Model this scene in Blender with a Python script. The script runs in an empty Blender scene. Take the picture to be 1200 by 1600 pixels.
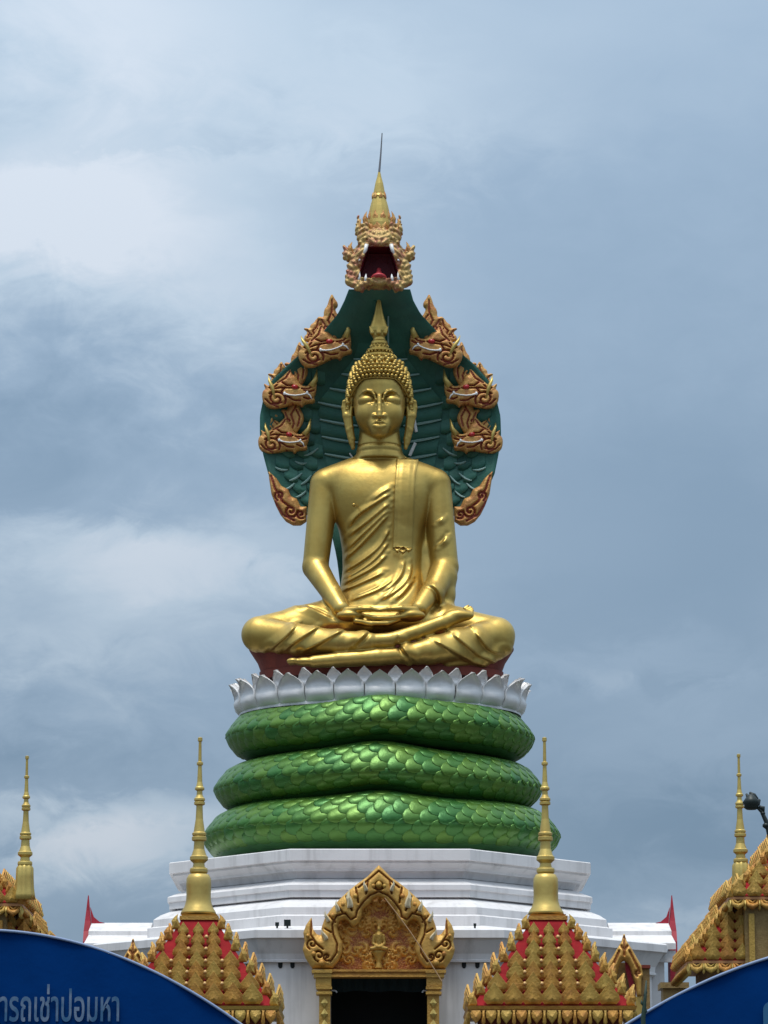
import bpy, bmesh, math, random
import numpy as np
from mathutils import Vector, Matrix, Euler

random.seed(7); RNG = np.random.default_rng(7)
SC = bpy.context.scene
COL = SC.collection

# ------------------------------------------------------------------ camera
F_PX = 5740.0                      # focal length in photo pixels (1200 x 1600 frame)
EYE = 1.6
D0 = 86.1                          # distance to the axis of the statue
TH = math.atan(1184.0 / F_PX)      # upward pitch
CT, ST = math.cos(TH), math.sin(TH)
CAMX = 0.0922
cam_d = bpy.data.cameras.new('camera')
cam = bpy.data.objects.new('camera', cam_d); COL.objects.link(cam)
cam.location = (CAMX, 0, EYE)
cam.rotation_euler = (math.pi / 2 + TH, 0, 0)
cam_d.sensor_fit = 'VERTICAL'; cam_d.sensor_height = 24.0
cam_d.lens = 24.0 * F_PX / 1600.0
cam_d.clip_start = 0.5; cam_d.clip_end = 6000
SC.camera = cam

# ------------------------------------------------------------------ light
SUN_EL, SUN_AZ = math.radians(74), math.radians(-24)      # azimuth measured from behind the camera
SKY_STRENGTH = 0.10
sun_d = bpy.data.lights.new('sun', 'SUN'); sun = bpy.data.objects.new('sun', sun_d); COL.objects.link(sun)
sun_d.energy = 2.4; sun_d.angle = math.radians(20); sun_d.color = (1.0, 0.96, 0.90)
sdir = Vector((math.sin(SUN_AZ) * math.cos(SUN_EL), -math.cos(SUN_AZ) * math.cos(SUN_EL), math.sin(SUN_EL)))
sun.rotation_euler = (-sdir).to_track_quat('-Z', 'Y').to_euler()
SC.view_settings.view_transform = 'Standard'; SC.view_settings.look = 'None'
SC.view_settings.gamma = 1.0; SC.view_settings.use_curve_mapping = False
SC.view_settings.exposure = 0.0
SC.cycles.max_bounces = 6

def srgb(r, g, b):
    f = lambda c: (c / 255 / 12.92) if c / 255 <= 0.04045 else ((c / 255 + 0.055) / 1.055) ** 2.4
    return (f(r), f(g), f(b), 1.0)

world = bpy.data.worlds.new('World'); SC.world = world; world.use_nodes = True
wt = world.node_tree; wn, wl = wt.nodes, wt.links; wn.clear()
def WM(op, a, b=None, c=None):
    n = wn.new('ShaderNodeMath'); n.operation = op
    for i, v in enumerate((a, b, c)):
        if v is None: continue
        if isinstance(v, (int, float)): n.inputs[i].default_value = v
        else: wl.new(v, n.inputs[i])
    return n.outputs[0]
tc = wn.new('ShaderNodeTexCoord'); sx = wn.new('ShaderNodeSeparateXYZ'); wl.new(tc.outputs['Generated'], sx.inputs[0])
az = WM('MULTIPLY', WM('ARCTAN2', sx.outputs[0], sx.outputs[1]), 180 / math.pi)
el = WM('MULTIPLY', WM('ARCSINE', sx.outputs[2]), 180 / math.pi)
def wnoise(sxx, syy, scale, detail, rough, seed, dist=0.0):
    cb = wn.new('ShaderNodeCombineXYZ')
    wl.new(WM('MULTIPLY', az, sxx), cb.inputs[0]); wl.new(WM('MULTIPLY', el, syy), cb.inputs[1]); cb.inputs[2].default_value = seed
    n = wn.new('ShaderNodeTexNoise'); n.inputs['Scale'].default_value = scale; n.inputs['Detail'].default_value = detail
    n.inputs['Roughness'].default_value = rough; n.inputs['Distortion'].default_value = dist
    wl.new(cb.outputs[0], n.inputs['Vector']); return n.outputs['Fac']
n_big = wnoise(0.08, 0.16, 1.0, 3, 0.5, 3.1)
n_mid = wnoise(0.28, 0.5, 1.0, 10, 0.6, 8.4, 0.5)
n_fin = wnoise(0.8, 1.3, 1.0, 9, 0.62, 1.7, 0.5)
waz = WM('ADD', az, WM('MULTIPLY', WM('SUBTRACT', n_mid, 0.5), 5.0))
wel = WM('ADD', el, WM('MULTIPLY', WM('SUBTRACT', n_fin, 0.5), 2.4))
# clouds of this sky: (azimuth, elevation, half width, half height, lightness) in degrees
CLOUDS = [(-4.6, 18.9, 3.4, 1.6, 0.27), (-5.4, 16.2, 2.6, 1.0, 0.38), (-3.0, 15.0, 3.4, 1.2, 0.22), (0.2, 17.8, 2.0, 1.2, 0.18), (3.4, 18.6, 3.0, 2.4, 0.05),
          (-5.6, 12.8, 3.0, 0.9, -0.04), (-3.4, 10.9, 3.2, 0.8, 0.26), (-5.8, 9.6, 3.4, 0.7, 0.14), (-4.2, 6.55, 3.0, 0.55, 0.30),
          (-4.6, 5.2, 2.6, 0.6, -0.05), (3.0, 9.3, 3.0, 0.45, 0.10), (5.2, 8.1, 2.4, 0.5, 0.06), (5.0, 5.0, 2.6, 0.7, 0.13),
          (5.6, 12.3, 2.8, 2.2, -0.07), (-0.6, 13.6, 3.4, 1.2, 0.06), (4.8, 6.6, 2.2, 0.6, -0.10), (-5.6, 7.7, 2.6, 0.5, -0.12)]
val = WM('ADD', 0.495, WM('MULTIPLY', WM('SUBTRACT', n_big, 0.5), 0.30))
smo = WM('MINIMUM', WM('MAXIMUM', WM('SUBTRACT', 0.6, WM('MULTIPLY', az, 0.10)), 0.3), 1.0)      # the cloud deck is smoother on one side
val = WM('ADD', val, WM('MULTIPLY', WM('MULTIPLY', WM('SUBTRACT', n_mid, 0.5), 0.34), smo))
val = WM('ADD', val, WM('MULTIPLY', WM('MULTIPLY', WM('SUBTRACT', n_fin, 0.5), 0.20), smo))
val = WM('ADD', val, WM('MULTIPLY', WM('MINIMUM', WM('MAXIMUM', WM('SUBTRACT', el, 10.0), -8.0), 40.0), 0.011))
for (ca, ce, ha, he, amp) in CLOUDS:
    da = WM('DIVIDE', WM('SUBTRACT', waz, ca), ha); de = WM('DIVIDE', WM('SUBTRACT', wel, ce), he)
    g = WM('EXPONENT', WM('MULTIPLY', WM('ADD', WM('MULTIPLY', da, da), WM('MULTIPLY', de, de)), -1.0))
    val = WM('MULTIPLY_ADD', g, amp, val)
# banks of cumulus: (azimuth centre, half width, top elevation, slope, depth, lightness)
for (ca, ha, te, sl, dp, amp) in ((-4.4, 2.6, 6.9, .17, 1.1, .30), (5.2, 2.2, 5.9, .12, 1.0, .16), (-4.2, 3.0, 11.5, -.16, 1.6, .20), (-4.6, 3.0, 17.0, .10, 1.5, .18), (4.6, 2.6, 9.2, -.05, .8, .08)):
    top = WM('ADD', WM('MULTIPLY_ADD', WM('SUBTRACT', az, ca), sl, te), WM('ADD', WM('MULTIPLY', WM('SUBTRACT', n_fin, 0.5), 1.6), WM('MULTIPLY', WM('SUBTRACT', n_mid, 0.5), 1.4)))
    dn_ = WM('SUBTRACT', top, el)
    ed = WM('MINIMUM', WM('MAXIMUM', WM('DIVIDE', dn_, 0.28), 0.0), 1.0)
    fade = WM('EXPONENT', WM('MULTIPLY', WM('MAXIMUM', dn_, 0.0), -1.0 / dp))
    dz_ = WM('DIVIDE', WM('SUBTRACT', waz, ca), ha); ga = WM('EXPONENT', WM('MULTIPLY', WM('MULTIPLY', dz_, dz_), -1.0))
    val = WM('MULTIPLY_ADD', WM('MULTIPLY', WM('MULTIPLY', ed, fade), ga), amp, val)
ramp = wn.new('ShaderNodeValToRGB'); wl.new(val, ramp.inputs[0])
e = ramp.color_ramp.elements
e[0].position = 0.12; e[0].color = srgb(98, 124, 150)
e[1].position = 1.0; e[1].color = srgb(210, 220, 232)
for p_, c_ in ((0.36, srgb(126, 152, 177)), (0.56, srgb(152, 175, 198)), (0.76, srgb(184, 202, 219))):
    q = ramp.color_ramp.elements.new(p_); q.color = c_
gain = wn.new('ShaderNodeVectorMath'); gain.operation = 'SCALE'; wl.new(ramp.outputs[0], gain.inputs[0]); wl.new(WM('MULTIPLY', WM('ADD', 1.0, WM('MULTIPLY', WM('MAXIMUM', sx.outputs[2], 0.0), 2.0)), 1.0 / 1.40 / SKY_STRENGTH), gain.inputs['Scale'])  # an overcast sky brightens towards the zenith
sky = wn.new('ShaderNodeTexSky'); sky.sky_type = 'NISHITA'; sky.sun_disc = False
sky.sun_elevation = SUN_EL; sky.sun_rotation = math.pi - SUN_AZ
mixw = wn.new('ShaderNodeMix'); mixw.data_type = 'RGBA'; mixw.inputs[0].default_value = 0.93
wl.new(sky.outputs[0], mixw.inputs[6]); wl.new(gain.outputs[0], mixw.inputs[7])
bg = wn.new('ShaderNodeBackground'); bg.inputs['Strength'].default_value = SKY_STRENGTH
wl.new(mixw.outputs[2], bg.inputs['Color'])
wo = wn.new('ShaderNodeOutputWorld'); wl.new(bg.outputs[0], wo.inputs['Surface'])

# ------------------------------------------------------------------ helpers
def P(px, py, Y):
    """Point at distance Y that the photograph shows at (px, py)."""
    u = (px - 600.0) / F_PX; v = (800.0 - py) / F_PX
    t = Y / (CT - v * ST)
    return np.array([CAMX + u * t, Y, EYE + (ST + v * CT) * t])
S = 0.0154                         # metres per photo pixel at the statue
def L(px, py, dy=0.0):
    """As P, with depth dy in photo pixels behind (+) or before (-) the axis of the statue."""
    return P(px, py, D0 + dy * S)

ORG = {}
def place(o):
    COL.objects.link(o)
def empty(name, loc, label=None, cat=None, group=None, kind=None):
    o = bpy.data.objects.new(name, None); place(o); o.location = loc; ORG[o] = Vector(loc)
    o.empty_display_size = 0.3
    tag(o, label, cat, group, kind); return o
def tag(o, label=None, cat=None, group=None, kind=None):
    if label: o['label'] = label
    if cat: o['category'] = cat
    if group: o['group'] = group
    if kind: o['kind'] = kind
def mesh_data(name, V, Fc, mat, smooth=False):
    me = bpy.data.meshes.new(name)
    V = np.asarray(V, dtype=np.float32)
    if isinstance(Fc, np.ndarray):
        n = len(Fc); k = Fc.shape[1]
        me.vertices.add(len(V)); me.vertices.foreach_set('co', V.ravel())
        me.loops.add(n * k); me.loops.foreach_set('vertex_index', Fc.astype(np.int32).ravel())
        me.polygons.add(n); me.polygons.foreach_set('loop_start', np.arange(0, n * k, k, dtype=np.int32))
        me.update(calc_edges=True); me.validate()
    else:
        me.from_pydata([tuple(map(float, v)) for v in V], [], Fc); me.update()
    if smooth: me.polygons.foreach_set('use_smooth', [True] * len(me.polygons)); me.update()
    if mat: me.materials.append(mat)
    return me
def origin_of(o):
    v = Vector((0, 0, 0))
    while o is not None:
        v = v + o.location; o = o.parent
    return v
def add(name, V, Fc, mat, parent=None, smooth=False, kind=None, label=None):
    """Mesh from WORLD coordinates, stored relative to its parent."""
    V = np.asarray(V, dtype=float)
    c = (V.min(0) + V.max(0)) / 2; c[2] = V[:, 2].min()
    me = mesh_data(name, V - c, Fc, mat, smooth)
    o = bpy.data.objects.new(name, me); place(o)
    o.location = Vector(c) - (origin_of(parent) if parent else Vector((0, 0, 0)))
    if parent: o.parent = parent
    if kind: o['kind'] = kind
    if label: o['label'] = label
    return o
def inst(name, me, mtx, parent):
    """Object sharing mesh data, placed by a WORLD matrix."""
    o = bpy.data.objects.new(name, me); place(o); o.parent = parent
    o.matrix_local = Matrix.Translation(-origin_of(parent)) @ mtx
    return o
class MB:
    def __init__(s): s.V = []; s.F = []
    def add(s, V, Fc):
        b = len(s.V); s.V += [tuple(map(float, v)) for v in V]; s.F += [tuple(int(i) + b for i in f) for f in Fc]; return s
    def box(s, lo, hi):
        x0, y0, z0 = lo; x1, y1, z1 = hi
        return s.add([(x0,y0,z0),(x1,y0,z0),(x1,y1,z0),(x0,y1,z0),(x0,y0,z1),(x1,y0,z1),(x1,y1,z1),(x0,y1,z1)],
              [(0,3,2,1),(4,5,6,7),(0,1,5,4),(1,2,6,5),(2,3,7,6),(3,0,4,7)])
    def tube(s, pts, r, n=8):
        V, Fc = tube(pts, r, n); return s.add(V, Fc)
    def lathe(s, prof, c, n=24, sq=1.0):
        V, Fc = lathe(prof, c, n, sq); return s.add(V, Fc)
    def prism(s, poly, y0, y1):
        V, Fc = prism(poly, y0, y1); return s.add(V, Fc)
    def obj(s, name, mat, parent=None, smooth=False, kind=None, label=None):
        return add(name, s.V, s.F, mat, parent, smooth, kind, label)
def tube(pts, r, n=8):
    pts = [Vector(p) for p in pts]; rs = r if hasattr(r, '__len__') else [r] * len(pts)
    V, Fc = [], []; up = Vector((0.13, 0.31, 0.94))
    for i, p in enumerate(pts):
        t = (pts[min(i + 1, len(pts) - 1)] - pts[max(i - 1, 0)]).normalized()
        a = t.cross(up)
        if a.length < 1e-3: a = t.cross(Vector((1, 0, 0)))
        a.normalize(); b = t.cross(a)
        for k in range(n):
            an = 2 * math.pi * k / n
            V.append(p + a * math.cos(an) * rs[i] + b * math.sin(an) * rs[i])
    for i in range(len(pts) - 1):
        for k in range(n):
            k2 = (k + 1) % n
            Fc.append((i * n + k, (i + 1) * n + k, (i + 1) * n + k2, i * n + k2))
    Fc.append(tuple(range(n))); Fc.append(tuple(reversed(range((len(pts) - 1) * n, len(pts) * n))))
    return V, Fc
def lathe(prof, c, n=24, sq=1.0):
    """prof: (radius, z) from bottom to top, about the vertical axis through c."""
    V, Fc = [], []
    for (r, z) in prof:
        for k in range(n):
            an = 2 * math.pi * (k + 0.5) / n
            V.append((c[0] + r * math.cos(an), c[1] + r * sq * math.sin(an), z))
    m = len(prof)
    for i in range(m - 1):
        for k in range(n):
            k2 = (k + 1) % n; Fc.append((i * n + k, i * n + k2, (i + 1) * n + k2, (i + 1) * n + k))
    Fc.append(tuple(reversed(range(n)))); Fc.append(tuple(range((m - 1) * n, m * n)))
    return V, Fc
def prism(poly, y0, y1):
    """poly: (x, z) counter-clockwise seen from the front (-y)."""
    n = len(poly)
    V = [(x, y0, z) for x, z in poly] + [(x, y1, z) for x, z in poly]
    Fc = [tuple(range(n)), tuple(reversed(range(n, 2 * n)))]
    for i in range(n):
        j = (i + 1) % n; Fc.append((j, i, n + i, n + j))
    return V, Fc
def smooth_poly(pts, it=2, closed=True):
    pts = [np.array(p, float) for p in pts]
    for _ in range(it):
        out = []; n = len(pts)
        rng = range(n if closed else n - 1)
        if not closed: out.append(pts[0])
        for i in rng:
            a, b = pts[i], pts[(i + 1) % n]; out += [a * .75 + b * .25, a * .25 + b * .75]
        if not closed: out.append(pts[-1])
        pts = out
    return pts
def leaf_plate(w, h, t, pts=None):
    """Upright pointed leaf with raised mid rib, base at the origin, facing -y."""
    pts = pts or [(-.34, 0), (-.5, .20), (-.46, .40), (-.30, .60), (-.16, .78), (0, 1), (.16, .78), (.30, .60), (.46, .40), (.5, .20), (.34, 0)]
    n = len(pts); V, Fc = [], []
    for x, z in pts: V.append((x * w, t * .5, z * h))
    for x, z in pts: V.append((x * w, -t * .25, z * h))
    for x, z in pts: V.append((x * w * .62, -t * .55, (z * .7 + .1) * h))
    V.append((0, -t * .2, .35 * h)); ci = len(V) - 1
    V.append((0, -t, .52 * h)); cj = len(V) - 1
    for i in range(n - 1):
        Fc.append((i + 1, i, n + i, n + i + 1))
        Fc.append((n + i + 1, n + i, 2 * n + i, 2 * n + i + 1)); Fc.append((2 * n + i + 1, 2 * n + i, cj))
    Fc.append((0, n - 1, 2 * n - 1, n)); Fc.append((n, 2 * n - 1, 3 * n - 1, 2 * n)); Fc.append((2 * n, 3 * n - 1, cj))
    Fc.append(tuple(range(n)))
    return [(x, y, z) for x, y, z in V], [tuple(reversed(f)) for f in Fc]

# ------------------------------------------------------------------ distance fields and surface nets
class Field:
    def __init__(s, lo, hi, h):
        s.lo = np.array(lo, float); s.h = h
        n = np.ceil((np.array(hi) - s.lo) / h).astype(int) + 1; s.n = n
        s.ax = [(s.lo[i] + h * np.arange(n[i])).astype(np.float32) for i in range(3)]
        s.F = np.full(n, 9.0, np.float32)
    def sub(s, lo, hi):
        i0 = np.clip(np.floor((np.array(lo) - s.lo) / s.h).astype(int), 0, s.n - 1)
        i1 = np.clip(np.ceil((np.array(hi) - s.lo) / s.h).astype(int) + 1, 1, s.n)
        i1 = np.maximum(i1, i0 + 1)
        sl = tuple(slice(a, b) for a, b in zip(i0, i1))
        return sl, s.ax[0][sl[0]][:, None, None], s.ax[1][sl[1]][None, :, None], s.ax[2][sl[2]][None, None, :]
    def _mix(s, sl, d, k, carve):
        A = s.F[sl]
        if carve:
            d = -d
            if k <= 0: s.F[sl] = np.maximum(A, d); return
            hh = np.clip(.5 - .5 * (d - A) / k, 0, 1); s.F[sl] = d * (1 - hh) + A * hh + k * hh * (1 - hh)
        else:
            if k <= 0: s.F[sl] = np.minimum(A, d); return
            hh = np.clip(.5 + .5 * (d - A) / k, 0, 1); s.F[sl] = d * (1 - hh) + A * hh - k * hh * (1 - hh)
    def cone(s, p, q, r1, r2, k=0.05, carve=False):
        p = np.asarray(p, float); q = np.asarray(q, float); R = max(r1, r2) + k * 2 + 3 * s.h
        sl, X, Y, Z = s.sub(np.minimum(p, q) - R, np.maximum(p, q) + R)
        ba = q - p; bb = max(float(ba @ ba), 1e-9)
        t = np.clip(((X - p[0]) * ba[0] + (Y - p[1]) * ba[1] + (Z - p[2]) * ba[2]) / bb, 0, 1)
        d = np.sqrt((X - p[0] - t * ba[0]) ** 2 + (Y - p[1] - t * ba[1]) ** 2 + (Z - p[2] - t * ba[2]) ** 2) - (r1 + (r2 - r1) * t)
        s._mix(sl, d, k, carve)
    def chain(s, pts, k=0.05, carve=False):
        for a, b in zip(pts[:-1], pts[1:]): s.cone(a[0], b[0], a[1], b[1], k, carve)
    def ell(s, c, r, k=0.05, carve=False):
        c = np.asarray(c, float); r = np.asarray(r, float); m = k * 2 + 3 * s.h
        sl, X, Y, Z = s.sub(c - r - m, c + r + m)
        k0 = np.sqrt(((X - c[0]) / r[0]) ** 2 + ((Y - c[1]) / r[1]) ** 2 + ((Z - c[2]) / r[2]) ** 2)
        k1 = np.sqrt(((X - c[0]) / r[0] ** 2) ** 2 + ((Y - c[1]) / r[1] ** 2) ** 2 + ((Z - c[2]) / r[2] ** 2) ** 2) + 1e-6
        s._mix(sl, k0 * (k0 - 1) / k1, k, carve)
    def loft(s, lev, k=0.05, e=2.0, carve=False, sm=0.0):
        """lev: rows (z, cx, cy, a, b) with z rising."""
        lev = np.array(sorted(lev), float); m = k * 2 + 3 * s.h
        lo = [(lev[:, 1] - lev[:, 3]).min() - m, (lev[:, 2] - lev[:, 4]).min() - m, lev[0, 0] - m]
        hi = [(lev[:, 1] + lev[:, 3]).max() + m, (lev[:, 2] + lev[:, 4]).max() + m, lev[-1, 0] + m]
        sl, X, Y, Z = s.sub(lo, hi)
        z = Z.ravel(); cx, cy, a, b = [np.interp(z, lev[:, 0], lev[:, i]).astype(np.float32)[None, None, :] for i in (1, 2, 3, 4)]
        kw = max(1, int(sm / s.h)) | 1
        if kw > 1: cx, cy, a, b = [np.convolve(np.pad(v.ravel(), kw // 2, 'edge'), np.ones(kw) / kw, 'valid').astype(np.float32)[None, None, :] for v in (cx, cy, a, b)]
        q = (np.abs((X - cx) / a) ** e + np.abs((Y - cy) / b) ** e) ** (1 / e)
        d = (q - 1) * np.minimum(a, b)
        d = np.maximum(d, np.maximum(Z - lev[-1, 0], lev[0, 0] - Z))
        s._mix(sl, d, k, carve)
    def blur(s, n=1):
        for _ in range(n):
            for ax in range(3):
                A = s.F; B = A.copy()
                a = [slice(None)] * 3; b = [slice(None)] * 3; c = [slice(None)] * 3
                a[ax] = slice(1, -1); b[ax] = slice(0, -2); c[ax] = slice(2, None)
                B[tuple(a)] = .5 * A[tuple(a)] + .25 * A[tuple(b)] + .25 * A[tuple(c)]; s.F = B
    def mesh(s):
        Fv = s.F.copy()
        for ax in range(3):
            a = [slice(None)] * 3
            a[ax] = 0; Fv[tuple(a)] = 1; a[ax] = -1; Fv[tuple(a)] = 1
        sg = Fv < 0; nx, ny, nz = sg.shape
        cnt = np.zeros((nx - 1, ny - 1, nz - 1), np.int8)
        offs = [(i, j, k) for i in (0, 1) for j in (0, 1) for k in (0, 1)]
        for i, j, k in offs: cnt += sg[i:nx - 1 + i, j:ny - 1 + j, k:nz - 1 + k]
        act = np.argwhere((cnt > 0) & (cnt < 8))
        idx = np.full(cnt.shape, -1, np.int32); idx[tuple(act.T)] = np.arange(len(act))
        cv = {o: Fv[act[:, 0] + o[0], act[:, 1] + o[1], act[:, 2] + o[2]] for o in offs}
        acc = np.zeros((len(act), 3)); num = np.zeros(len(act))
        for o in offs:
            for ax in range(3):
                if o[ax]: continue
                o2 = list(o); o2[ax] = 1; o2 = tuple(o2)
                a, b = cv[o], cv[o2]; m = (a < 0) != (b < 0)
                t = np.where(m, a / np.where(m, a - b, 1), 0)
                pt = np.tile(np.array(o, float), (len(act), 1)); pt[:, ax] = t
                acc += pt * m[:, None]; num += m
        V = s.lo + (act + acc / num[:, None]) * s.h
        quads = []
        for ax in range(3):
            a = [slice(None)] * 3; b = [slice(None)] * 3
            a[ax] = slice(0, -1); b[ax] = slice(1, None)
            s0, s1 = sg[tuple(a)], sg[tuple(b)]
            u, v = (ax + 1) % 3, (ax + 2) % 3
            for flip, m in ((False, s0 & ~s1), (True, ~s0 & s1)):
                e = np.argwhere(m); e = e[(e[:, u] > 0) & (e[:, v] > 0)]
                if not len(e): continue
                c = []
                for du, dv in ((-1, -1), (0, -1), (0, 0), (-1, 0)):
                    q = e.copy(); q[:, u] += du; q[:, v] += dv; c.append(idx[tuple(q.T)])
                q = np.stack(c, 1); quads.append(q[:, ::-1] if flip else q)
        Q = np.concatenate(quads); Q = Q[(Q >= 0).all(1)]
        return V, Q
def seg_dist(X, Z, pts):
    """Distance from the 2D points to a polyline, and the signed side."""
    best = np.full(np.broadcast(X, Z).shape, 1e9, np.float32); side = np.zeros_like(best)
    for (ax, az_), (bx, bz) in zip(pts[:-1], pts[1:]):
        dx, dz = bx - ax, bz - az_; l2 = dx * dx + dz * dz + 1e-12
        t = np.clip(((X - ax) * dx + (Z - az_) * dz) / l2, 0, 1)
        ex, ez = X - ax - t * dx, Z - az_ - t * dz
        d = np.sqrt(ex * ex + ez * ez); cr = np.sign(dx * (Z - az_) - dz * (X - ax))
        m = d < best; best = np.where(m, d, best); side = np.where(m, cr, side)
    return best, side
def poly_sd(X, Z, poly):
    d = np.full(np.broadcast(X, Z).shape, 1e9, np.float32); ins = np.zeros(d.shape, bool); n = len(poly)
    for i in range(n):
        ax, az_ = poly[i]; bx, bz = poly[(i + 1) % n]
        dx, dz = bx - ax, bz - az_
        t = np.clip(((X - ax) * dx + (Z - az_) * dz) / (dx * dx + dz * dz + 1e-12), 0, 1)
        d = np.minimum(d, np.hypot(X - ax - t * dx, Z - az_ - t * dz))
        c = ((az_ > Z) != (bz > Z)) & (X < (dx) * (Z - az_) / (dz if abs(dz) > 1e-12 else 1e-12) + ax)
        ins ^= c
    return np.where(ins, -d, d)
def relief(polys, holes, grooves, t, w, h, gd=0.35, gw=1.6, extra=None):
    """Carved relief in a plane: polygons (x, z) in metres, thickness t, pillow width w, voxel h.
    Returns vertices (x, y, z; y in -t..t), quads and the paint value (1 in the grooves)."""
    allp = np.array([p for pl in polys for p in pl]); lo = allp.min(0) - 3 * h; hi = allp.max(0) + 3 * h
    fld = Field((lo[0], -t * 1.5 - 3 * h, lo[1]), (hi[0], t + 3 * h, hi[1]), h)
    X = fld.ax[0][:, None]; Z = fld.ax[2][None, :]
    d2 = np.full((fld.n[0], fld.n[2]), 1e9, np.float32)
    for pl in polys: d2 = np.minimum(d2, poly_sd(X, Z, pl))
    for pl in holes: d2 = np.maximum(d2, -poly_sd(X, Z, pl))
    g = np.zeros_like(d2)
    for gr in grooves:
        dd, _ = seg_dist(X, Z, gr); g = np.maximum(g, np.clip(1 - dd / gw, 0, 1))
    pil = np.sqrt(np.clip(-d2 / w, 0, 1))
    ht = t * (.35 + .65 * pil) * (1 - gd * g)
    if extra is not None: ht = ht + extra(X, Z)
    Y = fld.ax[1][None, :, None]
    fld.F = np.maximum(d2[:, None, :], np.maximum(-Y - ht[:, None, :], Y - t * .5)).astype(np.float32)
    V, Q = fld.mesh()
    ix = np.clip(((V[:, 0] - fld.lo[0]) / h).round().astype(int), 0, fld.n[0] - 1); iz = np.clip(((V[:, 2] - fld.lo[2]) / h).round().astype(int), 0, fld.n[2] - 1)
    return V, Q, g[ix, iz]
def paint_attr(o, vals):
    a = o.data.attributes.new('paint', 'FLOAT', 'POINT'); a.data.foreach_set('value', np.asarray(vals, np.float32))

# ------------------------------------------------------------------ materials
MATS = {}
def mat(name, col, rough=0.5, metal=0.0, col2=None, nscale=3.0, ndetail=6, contrast=(0.35, 0.7), bump=0.0, bscale=20.0,
        paint=None, rand=0.0, streak=None, spec=0.5, rand_col=None):
    m = bpy.data.materials.new(name); m.use_nodes = True; nt = m.node_tree; N, K = nt.nodes, nt.links
    b = N['Principled BSDF']; b.inputs['Roughness'].default_value = rough; b.inputs['Metallic'].default_value = metal
    b.inputs['Specular IOR Level'].default_value = spec
    c4 = lambda c: (c[0], c[1], c[2], 1)
    tcn = N.new('ShaderNodeTexCoord'); geo = N.new('ShaderNodeNewGeometry')
    cur = None
    def mix(f, a, bb):
        mx = N.new('ShaderNodeMix'); mx.data_type = 'RGBA'
        if isinstance(f, float): mx.inputs[0].default_value = f
        else: K.new(f, mx.inputs[0])
        for s_, v in ((6, a), (7, bb)):
            if isinstance(v, tuple): mx.inputs[s_].default_value = v
            else: K.new(v, mx.inputs[s_])
        return mx.outputs[2]
    def noise(scale, det, vec=None, rgh=.6):
        n = N.new('ShaderNodeTexNoise'); n.inputs['Scale'].default_value = scale; n.inputs['Detail'].default_value = det; n.inputs['Roughness'].default_value = rgh
        K.new(vec or geo.outputs['Position'], n.inputs['Vector']); return n.outputs['Fac']
    def rng(f, a, bb):
        r = N.new('ShaderNodeMapRange'); r.inputs[1].default_value = a; r.inputs[2].default_value = bb; K.new(f, r.inputs[0]); return r.outputs[0]
    cur = c4(col)
    if col2: cur = mix(rng(noise(nscale, ndetail), *contrast), c4(col), c4(col2))
    if rand_col:
        oi = N.new('ShaderNodeObjectInfo'); cur = mix(oi.outputs['Random'], cur, c4(rand_col))
    if paint:
        at = N.new('ShaderNodeAttribute'); at.attribute_name = 'paint'; cur = mix(rng(at.outputs['Fac'], .25, .6), cur, c4(paint))
    if streak:
        sp = N.new('ShaderNodeMapping'); sp.inputs['Scale'].default_value = (3.0, 3.0, 0.25); K.new(geo.outputs['Position'], sp.inputs['Vector'])
        cur = mix(rng(noise(1.3, 8, sp.outputs[0]), .5, .95), cur, c4(streak))
    if isinstance(cur, tuple): b.inputs['Base Color'].default_value = cur
    else: K.new(cur, b.inputs['Base Color'])
    if rand:
        rr = N.new('ShaderNodeMapRange'); rr.inputs[1].default_value = .3; rr.inputs[2].default_value = .7
        rr.inputs[3].default_value = rough - rand; rr.inputs[4].default_value = rough + rand; K.new(noise(nscale * 2, 6), rr.inputs[0]); K.new(rr.outputs[0], b.inputs['Roughness'])
    if bump:
        bp = N.new('ShaderNodeBump'); bp.inputs['Strength'].default_value = bump; bp.inputs['Distance'].default_value = 0.03
        K.new(noise(bscale, 6), bp.inputs['Height']); K.new(bp.outputs[0], b.inputs['Normal'])
    MATS[name] = m; return m
GOLD = mat('gold_leaf_paint', (0.55, 0.385, 0.105), 0.41, 0.82, (0.40, 0.265, 0.062), 1.1, 9, (.38, .72), 0.16, 8, rand=.07, streak=(0.30, 0.20, 0.06))
GOLDP = mat('spire_gold_paint', (0.60, 0.45, 0.13), 0.42, 0.55, (0.48, 0.33, 0.09), 3, 6, bump=.1, bscale=14)
CARVE = mat('carved_gold_and_red', (0.56, 0.31, 0.085), 0.5, 0.3, (0.45, 0.19, 0.06), 6, 7, (.42, .62), paint=(0.28, 0.05, 0.03), bump=.6, bscale=14)
ORNG = mat('ornament_gold', (0.54, 0.265, 0.045), 0.5, 0.3, (0.38, 0.15, 0.03), 6, 7, (.4, .65), bump=.6, bscale=22, rand_col=(0.44, 0.29, 0.06))
ORNW = mat('cream_leaf_paint', (0.66, 0.56, 0.36), 0.55, 0.0)
REDP = mat('red_roof_paint', (0.33, 0.018, 0.022), 0.7, 0.0, (0.22, 0.012, 0.015), 4, 6, bump=.2, spec=.08)
REDG = mat('crimson_gable_paint', (0.36, 0.010, 0.028), 0.6, 0.0, (0.28, 0.008, 0.022), 3, 6)
REDS = mat('dark_red_base_paint', (0.13, 0.017, 0.008), 0.65, 0.0, (0.20, 0.03, 0.012), 3, 6)
MOUTH = mat('dark_red_mouth', (0.22, 0.012, 0.022), 0.6)
TONG = mat('tongue_red', (0.50, 0.05, 0.06), 0.45)
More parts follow.
